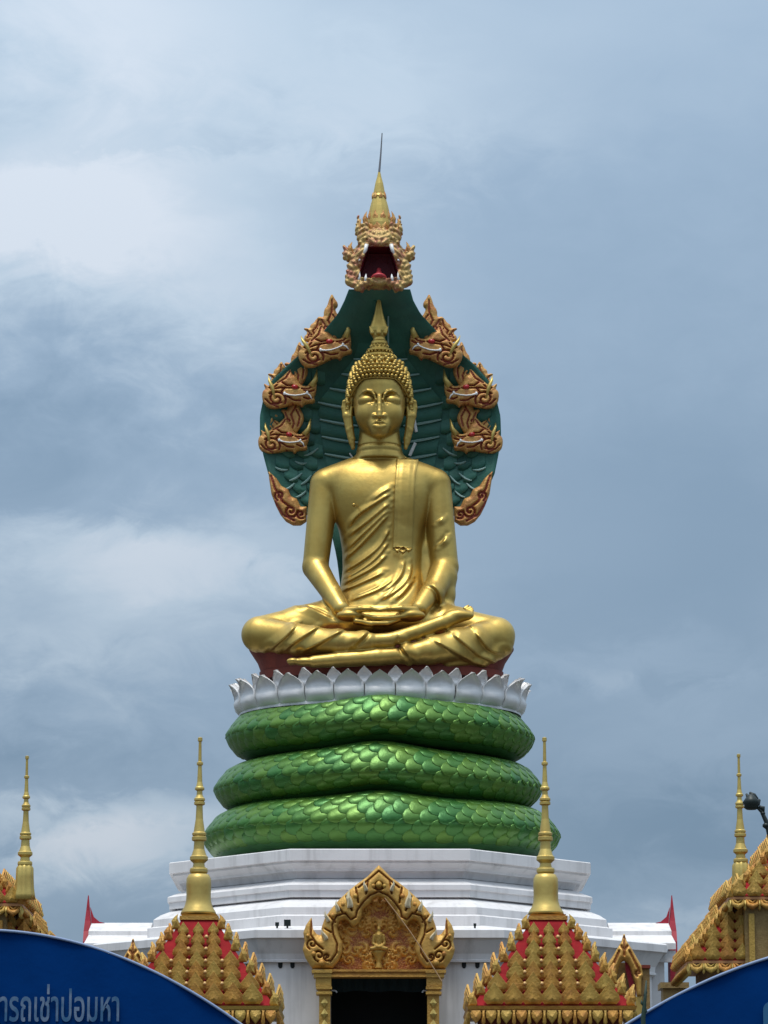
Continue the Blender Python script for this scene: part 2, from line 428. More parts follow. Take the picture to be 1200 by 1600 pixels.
WHITE = mat('white_wall_paint', (0.72, 0.705, 0.70), 0.65, 0.0, (0.62, 0.605, 0.60), 1.2, 9, (.35, .75), .08, 10, streak=(0.36, 0.345, 0.335), spec=.25)
PETAL = mat('silver_white_petal', (0.80, 0.79, 0.78), 0.40, 0.12, (0.60, 0.59, 0.58), 2.5, 8, (.35, .75), .3, 7, rand_col=(0.68, 0.67, 0.66))
ENAM = mat('tooth_white', (0.82, 0.82, 0.80), 0.35)
SCALE = mat('green_scale_paint', (0.040, 0.165, 0.032), 0.38, 0.45, (0.026, 0.12, 0.026), 1.6, 7, (.35, .7), bump=.35, bscale=8, rand_col=(0.095, 0.20, 0.026))
COILG = mat('green_coil_paint', (0.035, 0.135, 0.03), 0.5, 0.1, (0.02, 0.09, 0.02), 3, 5)
HOODG = mat('teal_hood_paint', (0.026, 0.14, 0.10), 0.5, 0.0, (0.013, 0.088, 0.066), 1.3, 9, (.35, .65), .4, 7)
LINEG = mat('pale_ridge_paint', (0.23, 0.37, 0.34), 0.55)
EYER = mat('red_eye_paint', (0.40, 0.012, 0.015), 0.3)
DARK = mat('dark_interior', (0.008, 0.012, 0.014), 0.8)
CLOTH = mat('dark_teal_cloth', (0.008, 0.028, 0.036), 0.8, bump=.4, bscale=10)
RODM = mat('grey_rod_metal', (0.20, 0.20, 0.21), 0.5, 0.6)
TENT = mat('blue_tent_cloth', (0.0006, 0.030, 0.140), 0.9, 0.0, (0.0005, 0.023, 0.110), 2.2, 6, bump=.25, bscale=4, spec=.03)
TRIM = mat('tent_edge_binding', (0.20, 0.27, 0.42), 0.6)
LETT = mat('worn_white_lettering', (0.025, 0.10, 0.21), 0.8, 0.0, (0.17, 0.22, 0.31), 10, 9, (.42, .68))
CYAN = mat('cyan_print', (0.012, 0.10, 0.22), 0.7)
LAMPM = mat('dark_green_iron', (0.012, 0.02, 0.018), 0.45, 0.3)
GROUND = mat('weathered_concrete', (0.085, 0.082, 0.072), 0.85, 0.0, (0.06, 0.06, 0.052), .4, 8, bump=.2)
POLE = mat('tent_steel', (0.45, 0.46, 0.48), 0.4, 0.6)

# ------------------------------------------------------------------ setting
TZ = 4.0
g = MB(); n = 48
g.add([(0, 0, 0)] + [(1800 * math.cos(2 * math.pi * i / n), 1800 * math.sin(2 * math.pi * i / n), 0) for i in range(n)], [(0, 1 + i, 1 + (i + 1) % n) for i in range(n)])
tag(g.obj('ground', GROUND), kind='structure')
tag(MB().box((-40, 58, 0.004), (40, 130, TZ)).obj('temple_terrace', GROUND), kind='structure')

# ------------------------------------------------------------------ the octagonal pedestal building
bld = empty('pedestal_building', (0, D0, TZ), 'white octagonal stepped pedestal building with ornate gold doorway under the green coils', 'building')
C8 = 1 / math.cos(math.pi / 8)
def oz(A, py): return P(594, py, D0 - A)[2]
def oct_loft(name, prof, matl, cap=True):
    """prof: (apothem, z) from top to bottom."""
    V, Fc = [], []
    for A, z in prof:
        for k in range(8):
            an = math.pi / 8 + k * math.pi / 4
            V.append((A * C8 * math.cos(an), D0 + A * C8 * math.sin(an), z))
    for i in range(len(prof) - 1):
        for k in range(8):
            k2 = (k + 1) % 8; Fc.append((i * 8 + k, (i + 1) * 8 + k, (i + 1) * 8 + k2, i * 8 + k2))
    Fc.append(tuple(range(8))); m = len(prof) - 1; Fc.append(tuple(reversed(range(m * 8, m * 8 + 8))))
    return add(name, V, Fc, matl, bld)
def PR(*rows): return [(A, oz(A, py)) for A, py in rows]
top_prof = PR((4.81, 1326.2), (4.83, 1327.5), (4.83, 1344), (4.75, 1345), (4.75, 1348.5), (4.62, 1357), (4.60, 1361), (4.52, 1361.5), (4.44, 1372.5))
oct_loft('rim_moulding', top_prof, WHITE)
oct_loft('step_moulding', [(4.40, top_prof[-1][1] - .003)] + PR((4.47, 1373.5), (4.84, 1381.5), (4.86, 1382.5), (4.86, 1390), (4.82, 1391), (4.82, 1401.5), (4.70, 1403)), WHITE)
oct_loft('sloped_moulding', [(4.66, oz(4.70, 1403) - .003)] + PR((4.72, 1404), (5.02, 1411), (5.17, 1417.5), (5.17, 1429), (5.30, 1431), (5.30, 1446)), WHITE)
ztop4 = oz(5.30, 1446) - .003
corn = [(5.24, ztop4), (5.5, ztop4 - .02)] + PR((6.46, 1451), (6.50, 1453), (6.50, 1465), (6.42, 1466), (6.40, 1470), (6.24, 1490), (6.22, 1499), (6.25, 1500), (6.25, 1503), (6.17, 1504))
oct_loft('cornice', corn, WHITE)
# wall: eight facets, the front one with the doorway opening
wz1 = corn[-1][1] - .003; WA = 6.15
yw = D0 - WA; dz = P(594, 1526, yw)[2]
dx0, dx1 = P(517, 1560, yw)[0], P(669, 1560, yw)[0]
hwf = WA * math.tan(math.pi / 8)
for k in range(8):
    an = -math.pi / 2 + k * math.pi / 4
    mb = MB(); T = .35
    def fw(x0, x1, z0, z1, m_=mb, a_=an):
        m2 = MB().box((x0, -WA, z0), (x1, -WA + T, z1))
        R = Matrix.Rotation(a_ + math.pi / 2, 3, 'Z')
        m_.add([R @ Vector(v) + Vector((0, D0, 0)) for v in m2.V], m2.F)
    if k == 0:
        fw(-hwf, dx0, TZ, wz1); fw(dx1, hwf - .002, TZ, wz1); fw(dx0, dx1, dz, wz1)
    else:
        fw(-hwf + .002, hwf - .002, TZ, wz1)
    mb.obj('wall', WHITE, bld)
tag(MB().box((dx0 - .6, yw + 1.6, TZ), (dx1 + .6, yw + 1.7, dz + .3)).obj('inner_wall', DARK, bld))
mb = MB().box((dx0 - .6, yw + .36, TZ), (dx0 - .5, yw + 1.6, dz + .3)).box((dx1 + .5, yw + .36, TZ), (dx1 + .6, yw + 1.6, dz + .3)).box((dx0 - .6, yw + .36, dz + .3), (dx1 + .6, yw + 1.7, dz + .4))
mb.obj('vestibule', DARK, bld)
# small arched vent slots in the frieze of the wall
vent_poly = smooth_poly([(-.045, 0), (.045, 0), (.05, .15), (.03, .19), (0, .215), (-.03, .19), (-.05, .15)], 1)
vd = None
for px in (438, 457, 725, 746):
    p = P(px, 1513, yw)
    if vd is None:
        V, Fc = prism(vent_poly, -.012, .05); vd = mesh_data('vent', V, Fc, DARK)
    inst('vent', vd, Matrix.Translation(p), bld)
for px, r in ((394, -1), (790, 1)):
    a = math.pi / 4 * r
    # on the neighbouring facet
    nrm = Vector((math.sin(a), -math.cos(a), 0)); tg = Vector((math.cos(a), math.sin(a), 0))
    c = Vector((0, D0, 0)) + nrm * WA - tg * r * (hwf - .45); z = P(594, 1516, yw)[2]
    inst('vent', vd, Matrix.Translation(Vector((c.x, c.y, z))) @ Matrix.Rotation(a, 4, 'Z'), bld)

# --- the doorway: pillars, lintel, carved arch, tympanum
YP = D0 - 6.95                              # plane of the carved arch
def XZ(px, py, Y=YP): p = P(px, py, Y); return (p[0], p[2])
mid = 592.0
def mirror(pts): return [(2 * mid - x, y) for x, y in reversed(pts)]
left_out = [(592, 1352), (583, 1361), (573, 1371), (560, 1380), (545, 1392), (530, 1406), (518, 1420), (508, 1434), (503, 1448), (501, 1462), (495, 1460), (489, 1452), (487, 1433), (478, 1446), (474, 1458), (476, 1472), (473, 1484), (477, 1497), (484, 1508), (488, 1514)]
left_in = [(519, 1514), (529, 1502), (535, 1488), (535, 1474), (530, 1462), (527, 1449), (531, 1440), (538, 1437), (545, 1440), (549, 1447), (553, 1449), (561, 1443), (565, 1433), (566, 1423), (572, 1417), (578, 1412), (582, 1405), (592, 1402)]
outer = left_out + left_in[:1] + mirror(left_out + left_in[:1])[0:0]
arch_l = left_out + left_in
arch = arch_l + mirror(arch_l)[1:-1]
archw = [XZ(*p) for p in arch]
def sp(cx, cy, r0, turns, a0=0, n=16, sgn=1):
    return [(cx + r0 * (1 - i / n * .85) * math.cos(a0 + sgn * turns * 2 * math.pi * i / n), cy + r0 * (1 - i / n * .85) * math.sin(a0 + sgn * turns * 2 * math.pi * i / n)) for i in range(n + 1)]
gr = []
for m_ in (1, -1):
    f = (lambda pts: pts) if m_ == 1 else (lambda pts: [(2 * mid - x, y) for x, y in pts])
    gr += [f([(592, 1394), (578, 1400), (568, 1410), (558, 1424), (556, 1434), (548, 1438), (540, 1428), (526, 1432), (519, 1446), (521, 1462), (527, 1476), (526, 1490), (516, 1504)]),
           f([(592, 1362), (578, 1374), (560, 1388)]), f(sp(499, 1494, 12, 1.4)), f(sp(488, 1476, 9, 1.3, 2)), f([(487, 1440), (486, 1462), (495, 1476), (505, 1484)]),
           f([(575, 1378), (572, 1398)]), f([(556, 1388), (560, 1412)]), f([(541, 1402), (550, 1424)]), f([(527, 1416), (536, 1428)]), f([(515, 1432), (524, 1442)]), f([(508, 1452), (518, 1458)]),
           f(sp(511, 1496, 7, 1.1, 1)), f(sp(592, 1384, 9, 1.2))]
grw = [[XZ(*p) for p in q] for q in gr]
V, Q, pv = relief([archw], [], grw, .20, .16, .0165, .5, .027)
V[:, 1] += YP
o = add('portal_arch', V, Q, mat('portal_gold', (0.62, 0.37, 0.085), 0.48, 0.35, (0.48, 0.25, 0.055), 5, 6, paint=(0.30, 0.11, 0.025), bump=.4, bscale=20), bld, True); paint_attr(o, pv)
arch_obj = o
# cream leaves along the arch
lf_pts = [(-.5, 0), (-.42, .3), (-.5, .55), (-.2, .8), (.18, 1), (.10, .72), (.34, .4), (.42, .15), (.3, 0)]
lv, lfc = leaf_plate(.13, .34, .10, lf_pts); lme = mesh_data('leaf', lv, lfc, ORNW)
for m_ in (1, -1):
    for x, y, rot, sc in ((548, 1418, 14, 1.15), (573, 1392, 30, .7), (529, 1424, 26, .75), (514, 1440, 42, .75), (511, 1468, 55, .8)):
        px = x if m_ == 1 else 2 * mid - x
        p = P(px, y, YP - .20)
        inst('leaf', lme, Matrix.Translation(p) @ Matrix.Rotation(math.radians(-rot * .55) * m_, 4, 'Y') @ Matrix.Diagonal((m_ * sc, 1, sc, 1)), arch_obj)
# knobs of the arch
kn, kf = lathe([(0.02, -.055), (.045, -.035), (.055, 0), (.04, .03), (.012, .055)], (0, 0, 0), 10)
kme = mesh_data('boss', kn, kf, ORNG, True)
for m_ in (1, -1):
    for x, y, sc in ((583, 1384, 1.0), (555, 1400, 1.1), (536, 1413, 1.0), (520, 1430, 1.0), (503, 1504, 1.5), (490, 1490, 1.1), (481, 1462, .8)):
        px = x if m_ == 1 else 2 * mid - x
        inst('boss', kme, Matrix.Translation(P(px, y, YP - .17)) @ Matrix.Scale(sc, 4), arch_obj)
inst('boss', kme, Matrix.Translation(P(592, 1382, YP - .18)) @ Matrix.Scale(1.4, 4), arch_obj)
# tympanum: carved scroll panel
nx, nz = 150, 110
tx0, tz0 = XZ(512, 1516, YP + .22); tx1, tz1 = XZ(672, 1400, YP + .22)
gx = np.linspace(tx0, tx1, nx)[:, None]; gz = np.linspace(tz0, tz1, nz)[None, :]
hgt = np.zeros((nx, nz), np.float32)
for i in range(46):
    cx, cz = RNG.uniform(tx0, tx1), RNG.uniform(tz0, tz1); r0 = RNG.uniform(.07, .15); tw = RNG.uniform(3, 7) * RNG.choice([-1, 1]); ph = RNG.uniform(0, 6)
    for sgn in (1, -1):                       # mirrored scrolls, as carved panels have
        X = (gx - 0) * sgn - cx; Z = gz - cz; r = np.hypot(X, Z); a = np.arctan2(Z, X)
        hgt = np.maximum(hgt, np.exp(-(r / r0) ** 4) * (.5 + .5 * np.cos(a * 2 + r / r0 * tw + ph)))
hgt += .25 * RNG.random((nx, nz))
V = np.stack([np.broadcast_to(gx, hgt.shape), YP + .22 - .09 * hgt, np.broadcast_to(gz, hgt.shape)], -1).reshape(-1, 3)
ii = np.arange(nx * nz).reshape(nx, nz)
Q = np.stack([ii[:-1, :-1].ravel(), ii[1:, :-1].ravel(), ii[1:, 1:].ravel(), ii[:-1, 1:].ravel()], 1)
ins = poly_sd(V[:, 0].astype(np.float32), V[:, 2].astype(np.float32), [XZ(*p, YP + .22) for p in [(592, 1372), (560, 1398), (530, 1424), (514, 1452), (508, 1500), (508, 1520)] + mirror([(560, 1398), (530, 1424), (514, 1452), (508, 1500), (508, 1520)])]) < 0
Q = Q[ins[Q].all(1)]
o = add('tympanum', V, Q, mat('tympanum_red_gold', (0.72, 0.40, 0.08), 0.5, 0.15, (0.60, 0.27, 0.05), 6, 6, paint=(0.36, 0.085, 0.022), bump=.3), bld, False)
paint_attr(o, np.clip(.72 - hgt.ravel() * 1.5, 0, 1)); tymp = o
# small seated gilt figure on a stand in the middle of the panel
fld = Field(P(570, 1522, YP) - np.array([.1, .35, .1]), P(614, 1440, YP) + np.array([.1, .35, .1]), .014)
def T_(px, py, d=0.0): return P(px, py, YP + .06 + d)
fld.ell(T_(592, 1452), (.045, .05, .06), .01); fld.cone(T_(592, 1450), T_(592, 1441), .025, .006, .02)
fld.cone(T_(592, 1474), T_(592, 1462), .07, .09, .03)
for m_ in (-1, 1): fld.chain([(T_(592 + 7 * m_, 1462), .04), (T_(592 + 9 * m_, 1474), .03), (T_(592 + 2 * m_, 1479, -.08), .025)], .02); fld.cone(T_(592, 1480, -.03), T_(592 + 12 * m_, 1482, -.05), .05, .04, .02)
fld.loft([(T_(592, 1513)[2], T_(592, 0)[0], YP + .12, .09, .08), (T_(592, 1503)[2], T_(592, 0)[0], YP + .12, .05, .06), (T_(592, 1495)[2], T_(592, 0)[0], YP + .12, .09, .08), (T_(592, 1487)[2], T_(592, 0)[0], YP + .12, .16, .11), (T_(592, 1485)[2], T_(592, 0)[0], YP + .12, .15, .10)], .02)
V, Q = fld.mesh(); add('seated_figure', V, Q, ORNG, tymp, True)
# red back board of the arch
back = [(x, z) for x, z in [XZ(*p, YP + .34) for p in [(592, 1366), (560, 1392), (530, 1418), (512, 1448), (504, 1490), (504, 1512)] + mirror([(560, 1392), (530, 1418), (512, 1448), (504, 1490), (504, 1512)])]]
ctr = np.mean(np.array(back), 0); back = [tuple(ctr + (np.array(b) - ctr) * .96) for b in back]
MB().prism([tuple(b) for b in reversed(back)], YP + .235, YP + .42).obj('back_board', REDG, bld)
# lintel and pillars
def bx(px0, py0, px1, py1, Y, dep): a = P(px0, py1, Y); b = P(px1, py0, Y); return (a[0], Y, a[2]), (b[0], Y + dep, b[2])
lint = MB(); 
for (a, b, c, d, e_) in ((505, 1514.5, 679, 1518, -.06), (507, 1518, 677, 1523, 0), (505, 1523, 679, 1526.5, -.05)):
    lo, hi = bx(a, b, c, d, YP - .1 + e_, .5); lint.box(lo, hi)
lint.obj('lintel', ORNG, bld)
for m_ in (1, -1):
    q = MB()
    def pb(x0, y0, x1, y1, e_, q=q, m_=m_):
        if m_ == -1: x0, x1 = 2 * mid - x1, 2 * mid - x0
        lo, hi = bx(x0, y0, x1, y1, YP - .08 - e_, .44 + e_); q.box(lo, hi)
    pb(487, 1515, 519, 1520, .113); pb(490, 1520.1, 518, 1527, .083); pb(493, 1527.2, 517.5, 1541, .04); pb(494, 1541.2, 518.5, 1545.5, .07); pb(494, 1549, 518.5, 1553.5, .07)
    pb(497, 1545.7, 516, 1548.8, .02); pb(498, 1553.7, 516, 1716, 0)
    lo, hi = bx(498 if m_ == 1 else 2 * mid - 516, 1515, 516 if m_ == 1 else 2 * mid - 498, 1716, YP + .3, .55); q.box(lo, hi)
    pil = q.obj('pillar', ORNG, bld)
    # carved diamonds on the shaft
    dv, df = leaf_plate(.15, .22, .07, [(0, 0), (-.5, .5), (0, 1), (.5, .5)]); 
    if m_ == 1: dme = mesh_data('carved_diamond', dv, df, GOLDP)
    for k in range(9):
        px = 507 if m_ == 1 else 2 * mid - 507
        inst('carved_diamond', dme, Matrix.Translation(P(px, 1575 + k * 17, YP - .085)), pil)
# cloth valance hanging in the doorway, with two hooks
nv = 24; V = []; 
for i in range(nv + 1):
    x = dx0 + (dx1 - dx0) * i / nv; y = yw + .10 + .03 * math.sin(i * 1.9) + .015 * math.sin(i * 4.1)
    V += [(x, y, dz - .002), (x, y + .02, P(594, 1548.5 + 1.2 * math.sin(i * .7), yw)[2])]
add('door_valance', V, [(2 * i, 2 * i + 1, 2 * i + 3, 2 * i + 2) for i in range(nv)], CLOTH, bld)
for px, s_ in ((517, 1), (669, -1)):
    p = P(px, 1548, YP); MB().tube([(p[0], p[1], p[2]), (p[0] + .10 * s_, p[1] - .02, p[2]), (p[0] + .13 * s_, p[1] - .02, p[2] - .04)], .018, 6).obj('hook', POLE, bld)
# wire across the arch
wpts = []
for t in np.linspace(0, 1, 10):
    px, py = 601 + (690 - 601) * t, 1403 + (1533 - 1403) * t + 9 * math.sin(math.pi * t) * (-.6)
    wpts.append(P(px, py, YP - .26 - .2 * t))
tag(MB().tube(wpts, .012, 6).obj('cable', mat('buff_cable', (0.36, 0.22, 0.11), .6)), 'thin buff cable hanging slantwise across the carved gold doorway arch', 'cable')
# side porches: pitched roofs along x and crimson gable boards seen edge-on
for m_ in (1, -1):
    zr = P(200, 1442, D0)[2]; ze = P(200, 1474, D0 - 2.1)[2]; x0, x1 = 5.32 * m_, 6.74 * m_
    def roofpart(y_in, z_in, y_out, z_out, th):
        q = MB()
        for sy in (-1, 1):
            V = [(x0, D0 + sy * y_in, z_in), (x1, D0 + sy * y_in, z_in), (x1, D0 + sy * y_out, z_out), (x0, D0 + sy * y_out, z_out)]
            V += [(x, y, z - th) for x, y, z in V]
            q.add(V, [(0,1,2,3),(7,6,5,4),(0,4,5,1),(1,5,6,2),(2,6,7,3),(3,7,4,0)])
        return q
    zm = zr + (ze - zr) * .42
    roofpart(0.02, zr, .95, zm, .12).obj('porch_roof', WHITE, bld)
    roofpart(.80, zm - .06, 2.15, ze, .14).obj('porch_roof', WHITE, bld)
    lo = (min(x0, x1 - .25 * m_), D0 - 1.9, TZ); hi = (max(x0, x1 - .25 * m_), D0 + 1.9, ze - .14)
    MB().box(lo, hi).obj('porch_wall', WHITE, bld)
    MB().box((min(x0, x1), D0 - 2.08, ze - .42), (max(x0, x1), D0 - 1.92, ze - .16)).obj('porch_beam', WHITE, bld)
    # gable board
    q = MB(); za = P(140, 1399, D0)[2]; zb = TZ + 1.4
    outl = [(0, za), (.03, za - .35), (.08, za - .6), (.16, za - .85), (.30, za - 1.1), (.36, za - 1.5), (.36, zb)]
    full = outl + [(-a, b) for a, b in reversed(outl[1:])]
    nn = len(full); xa, xb = 6.745 * m_, 6.92 * m_
    tpz = lambda b: min(1.0, .12 + (za - b) / .95); xm = (xa + xb) / 2
    V = [(xm + (xa - xm) * tpz(b), D0 + a, b) for a, b in full] + [(xm + (xb - xm) * tpz(b), D0 + a, b) for a, b in full]
    Fc = [tuple(range(nn)), tuple(reversed(range(nn, 2 * nn)))] + [((i + 1) % nn, i, nn + i, nn + (i + 1) % nn) for i in range(nn)]
    q.add(V, Fc)
    # horn on the inner side, curving over the ridge
    zc = P(150, 1446, D0)[2]
    pr = [(6.78, zc + .42), (6.70, zc + .2), (6.56, zc + .08), (6.44, zc + .05), (6.50, zc + .025), (6.74, zc - .02)]
    V = [(a * m_, D0 - .09, b) for a, b in pr] + [(a * m_, D0 + .09, b) for a, b in pr]; nn = len(pr)
    q.add(V, [tuple(range(nn)), tuple(reversed(range(nn, 2 * nn)))] + [((i + 1) % nn, i, nn + i, nn + (i + 1) % nn) for i in range(nn)])
    q.obj('porch_gable', REDG, bld)
# small spotlights on the ledge
for px, py, sc in ((433, 1449, .7), (449, 1449, 1.2), (742, 1449, .5)):
    p = P(px, py, D0 - 6.35); q = MB(); w = .06 * sc
    q.box((p[0] - w, p[1] - w, p[2] + .03), (p[0] + w, p[1] + w, p[2] + .03 + .11 * sc)); q.box((p[0] - .02, p[1] - .02, p[2] - .12), (p[0] + .02, p[1] + .02, p[2] + .03))
    lb = {433: 'small dark floodlight on the white ledge, left one of the close pair', 449: 'larger dark floodlight on the white ledge beside a small one', 742: 'tiny dark fixture on the white ledge beside the carved arch'}[px]
    tag(q.obj('floodlight', LAMPM), lb, 'floodlight', 'floodlights on the white ledge')

# ------------------------------------------------------------------ the naga: coils, hood, heads
naga = empty('naga_serpent', (0, D0, oz(4.83, 1327)), 'green many-headed naga serpent coiled under and rising behind the golden statue', 'serpent sculpture')
ZP = oz(4.83, 1326.2)
CO = [(3.62, 3.10, P(360, 1153, D0)[2], 594), (3.84, 3.32, P(340, 1233, D0)[2], 591), (4.17, 3.62, P(325, 1308, D0)[2], 596)]
PROF = [(-1.4, .60), (-1.05, .65), (-.82, .63), (-.54, .55), (-.31, .43), (-.10, .17), (.01, -.02), (-.01, -.06), (-.10, -.24), (-.25, -.42), (-.50, -.56), (-.8, -.60), (-1.4, -.55)]
pd = np.array(PROF); seg = np.hypot(*np.diff(pd, axis=0).T); cum = np.concatenate([[0], np.cumsum(seg)]); CREASE = cum[6]
def coil_pt(ci, th, s, off=0.0):
    a, b, zc, cx = CO[ci]; x0 = (cx - 594) * S
    r = np.interp(s + CREASE, cum, pd[:, 0]); z = np.interp(s + CREASE, cum, pd[:, 1])
    if ci == 0: z = min(z, .47 - .10 * max(0, -r - .5))
    hump = .15 * math.exp(-(math.sin(th) * a / 1.1) ** 2) * (1 if math.cos(th) > 0 else 0) * (min(1, abs(z + .02) / .45)) * (0 if ci == 2 and z < 0 else 1)
    wob = .03 * math.sin(th * 3 + ci * 2)
    nx_, ny_ = b * math.sin(th), -a * math.cos(th); l = math.hypot(nx_, ny_); nx_ /= l; ny_ /= l
    return Vector((x0 + a * math.sin(th) + nx_ * (r + off), D0 - b * math.cos(th) + ny_ * (r + off), zc + z + hump + wob))
SOL = [(-.26, .15), (-.14, .20), (.02, .215), (.16, .18), (.26, .10), (.29, 0), (.26, -.10), (.16, -.18), (.02, -.215), (-.14, -.20), (-.26, -.15)]
def make_scale(ci, th, s_, ang, k):
    """One scale lying on the coil: rounded free end to the left and down, lip proud of the next."""
    a, b = CO[ci][0], CO[ci][1]; c_, sn = math.cos(ang), math.sin(ang); V = []; m = len(SOL)
    dl = math.hypot(a * math.cos(th), b * math.sin(th))
    def pt(x, y, off):
        x *= k; y *= k
        t = -(x * c_ + y * sn); ds = x * sn - y * c_
        return coil_pt(ci, th + t / dl, s_ + ds, off)
    lip = lambda x: .006 + .036 * (x + .26) / .55
    for x, y in SOL: V.append(pt(x, y, lip(x) - .012 * (abs(y) / .215) ** 2))
    for x, y in SOL: V.append(pt(x * .9, y * .9, lip(x) + .010))
    for x, y in SOL: V.append(pt(x * .985, y * .985, -.03))
    for x in (-.12, .06, .16): V.append(pt(x, 0, lip(x) + .018))
    F = []
    for i in range(m - 1):
        F.append((2 * m + i, 2 * m + i + 1, i + 1, i)); F.append((i, i + 1, m + i + 1, m + i))
        F.append((m + i, m + i + 1, 3 * m + (0 if i in (0, 9) else 1 if i in (1, 2, 7, 8) else 2)))
    F += [(3 * m, m + 1, 3 * m + 1), (3 * m + 1, m + 3, 3 * m + 2), (m + 7, 3 * m + 1, 3 * m + 2), (m + 9, 3 * m, 3 * m + 1), (m, 3 * m, m + 10)]
    return V, F
allsc = []
for ci, (a, b, zc, cx) in enumerate(CO):
    nt = 128; V = []; ns = len(PROF)
    for i in range(nt):
        th = 2 * math.pi * i / nt
        for k in range(ns): V.append(coil_pt(ci, th, cum[k] - CREASE))
    Fc = [(i * ns + k, i * ns + k + 1, ((i + 1) % nt) * ns + k + 1, ((i + 1) % nt) * ns + k) for i in range(nt) for k in range(ns - 1)]
    V = [list(v) for v in V]
    if ci == 2:
        for v in V: v[2] = max(v[2], ZP + .01)
    coil = add('coil', V, [tuple(reversed(f)) for f in Fc], COILG, naga, True)
    step = .395 / (.5 * (a + b))
    rows = ([(-.60, .0)] if ci == 0 else [(-.84, .5), (-.60, .0)]) + [(-.37, .5), (-.15, 0), (.13, .5), (.36, 0)]
    for ri, (s_, o_) in enumerate(rows):
        nth = int(2 * 1.75 / step)
        for j in range(nth):
            th = -1.75 + (j + o_) * step + random.uniform(-.006, .006)
            p = coil_pt(ci, th, s_, .008)
            if ci == 2 and p.z < ZP + .05: continue
            allsc.append((abs(th) + (.5 if s_ < -.8 else 0), ci, th, s_ + random.uniform(-.012, .012), math.radians(24 + random.uniform(-6, 6)), random.uniform(.97, 1.06), coil))
allsc.sort(key=lambda q: q[0])
for w_, ci, th, s_, an_, k_, coil in allsc[:300]:
    V, Fc = make_scale(ci, th, s_, an_, k_); add('scale', V, Fc, SCALE, coil, True)
rest = MB()
for w_, ci, th, s_, an_, k_, coil in allsc[300:]: rest.add(*make_scale(ci, th, s_, an_, k_))
rest.obj('outer_scales', SCALE, naga, True, kind='stuff')

# hood
HL = [(452, 545, 641), (470, 538, 646), (490, 528, 657), (515, 508, 680), (545, 478, 712), (570, 450, 742), (595, 424, 764), (620, 412, 775), (650, 406, 782), (680, 406, 783), (710, 411, 779), (740, 419, 773), (765, 430, 762), (785, 447, 745), (800, 470, 722), (815, 500, 690), (835, 518, 672), (870, 526, 662), (910, 531, 656), (960, 535, 652), (1040, 535, 652)]
hy = np.array([q[0] for q in HL], float); hl = np.array([q[1] for q in HL], float); hr = np.array([q[2] for q in HL], float)
def hood_dy(py, u):
    base = np.interp(py, [452, 500, 560, 640, 720, 800, 860, 1040], [-8, 34, 78, 108, 112, 100, 84, 84])
    cup = np.interp(py, [452, 520, 620, 740, 800, 900], [-14, 6, 34, 34, 16, 0])
    return base - cup * abs(u) ** 2.2
def hood_pt(py, u, fwd=0.0):
    l = np.interp(py, hy, hl); r = np.interp(py, hy, hr); px = (l + r) / 2 + (r - l) / 2 * u
    return L(px, py, hood_dy(py, u) - fwd)
ys = np.concatenate([np.linspace(452, 850, 70), np.linspace(860, 1040, 12)]); us = np.linspace(-1, 1, 49)
V = []; nr, nc = len(ys), len(us)
for bk in (0, 1):
    for y in ys:
        for u in us:
            edge = max(0.0, 1 - ((1 - abs(u)) / .12)) if abs(u) > .88 else 0
            V.append(hood_pt(y, u, (3.0 if not bk else -9.0) + (0 if not bk else 8 * edge)))
Fc = []
for i in range(nr - 1):
    for j in range(nc - 1):
        a = i * nc + j; Fc.append((a, a + nc, a + nc + 1, a + 1)); a += nr * nc; Fc.append((a, a + 1, a + nc + 1, a + nc))
    a = i * nc; Fc.append((a, a + nr * nc, a + nc + nr * nc, a + nc)); a = i * nc + nc - 1; Fc.append((a, a + nc, a + nc + nr * nc, a + nr * nc))
hood = add('hood', V, Fc, HOODG, naga, True)
# raised pale ridges of the belly plates and of the flank scales
def ridge(pts, r):
    MB().tube([hood_pt(y, u, 5.6) for (y, u) in pts], r, 5).obj('scale_ridge', LINEG, hood)
def u_of(px, py): l = np.interp(py, hy, hl); r = np.interp(py, hy, hr); return (2 * px - l - r) / (r - l)
for k in range(9):
    yb = 558 + k * 26
    hwid = np.interp(k, [0, 3, 5, 8], [42, 98, 92, 78])
    for m_ in (-1, 1):
        pts = []
        for t in np.linspace(.02, 1, 12):
            px = 594.5 + m_ * hwid * t; py = yb - 13 * (t * hwid / 100) ** 2 + 5
            if t > .3: pts.append((py, u_of(px, py)))
        ridge(pts, [.024 + .014 * math.sin(math.pi * min(1, q / (len(pts) - 1))) for q in range(len(pts))])
for k, (x, y, ln, sl) in enumerate([(486, 706, 22, -12), (470, 722, 18, 3), (462, 745, 20, -12), (478, 750, 16, -14), (440, 732, 20, 4), (452, 760, 16, -10), (470, 772, 16, -10)]):
    for m_ in (1, -1):
        pts = []
        for t in np.linspace(0, 1, 5):
            px = x + ln * (t - .5); py = y + sl * (t - .5) + 2.5 * math.sin(math.pi * t)
            px = px if m_ == 1 else 1189 - px
            pts.append((py, u_of(px, py)))
        ridge(pts, [.014, .028, .032, .028, .014])
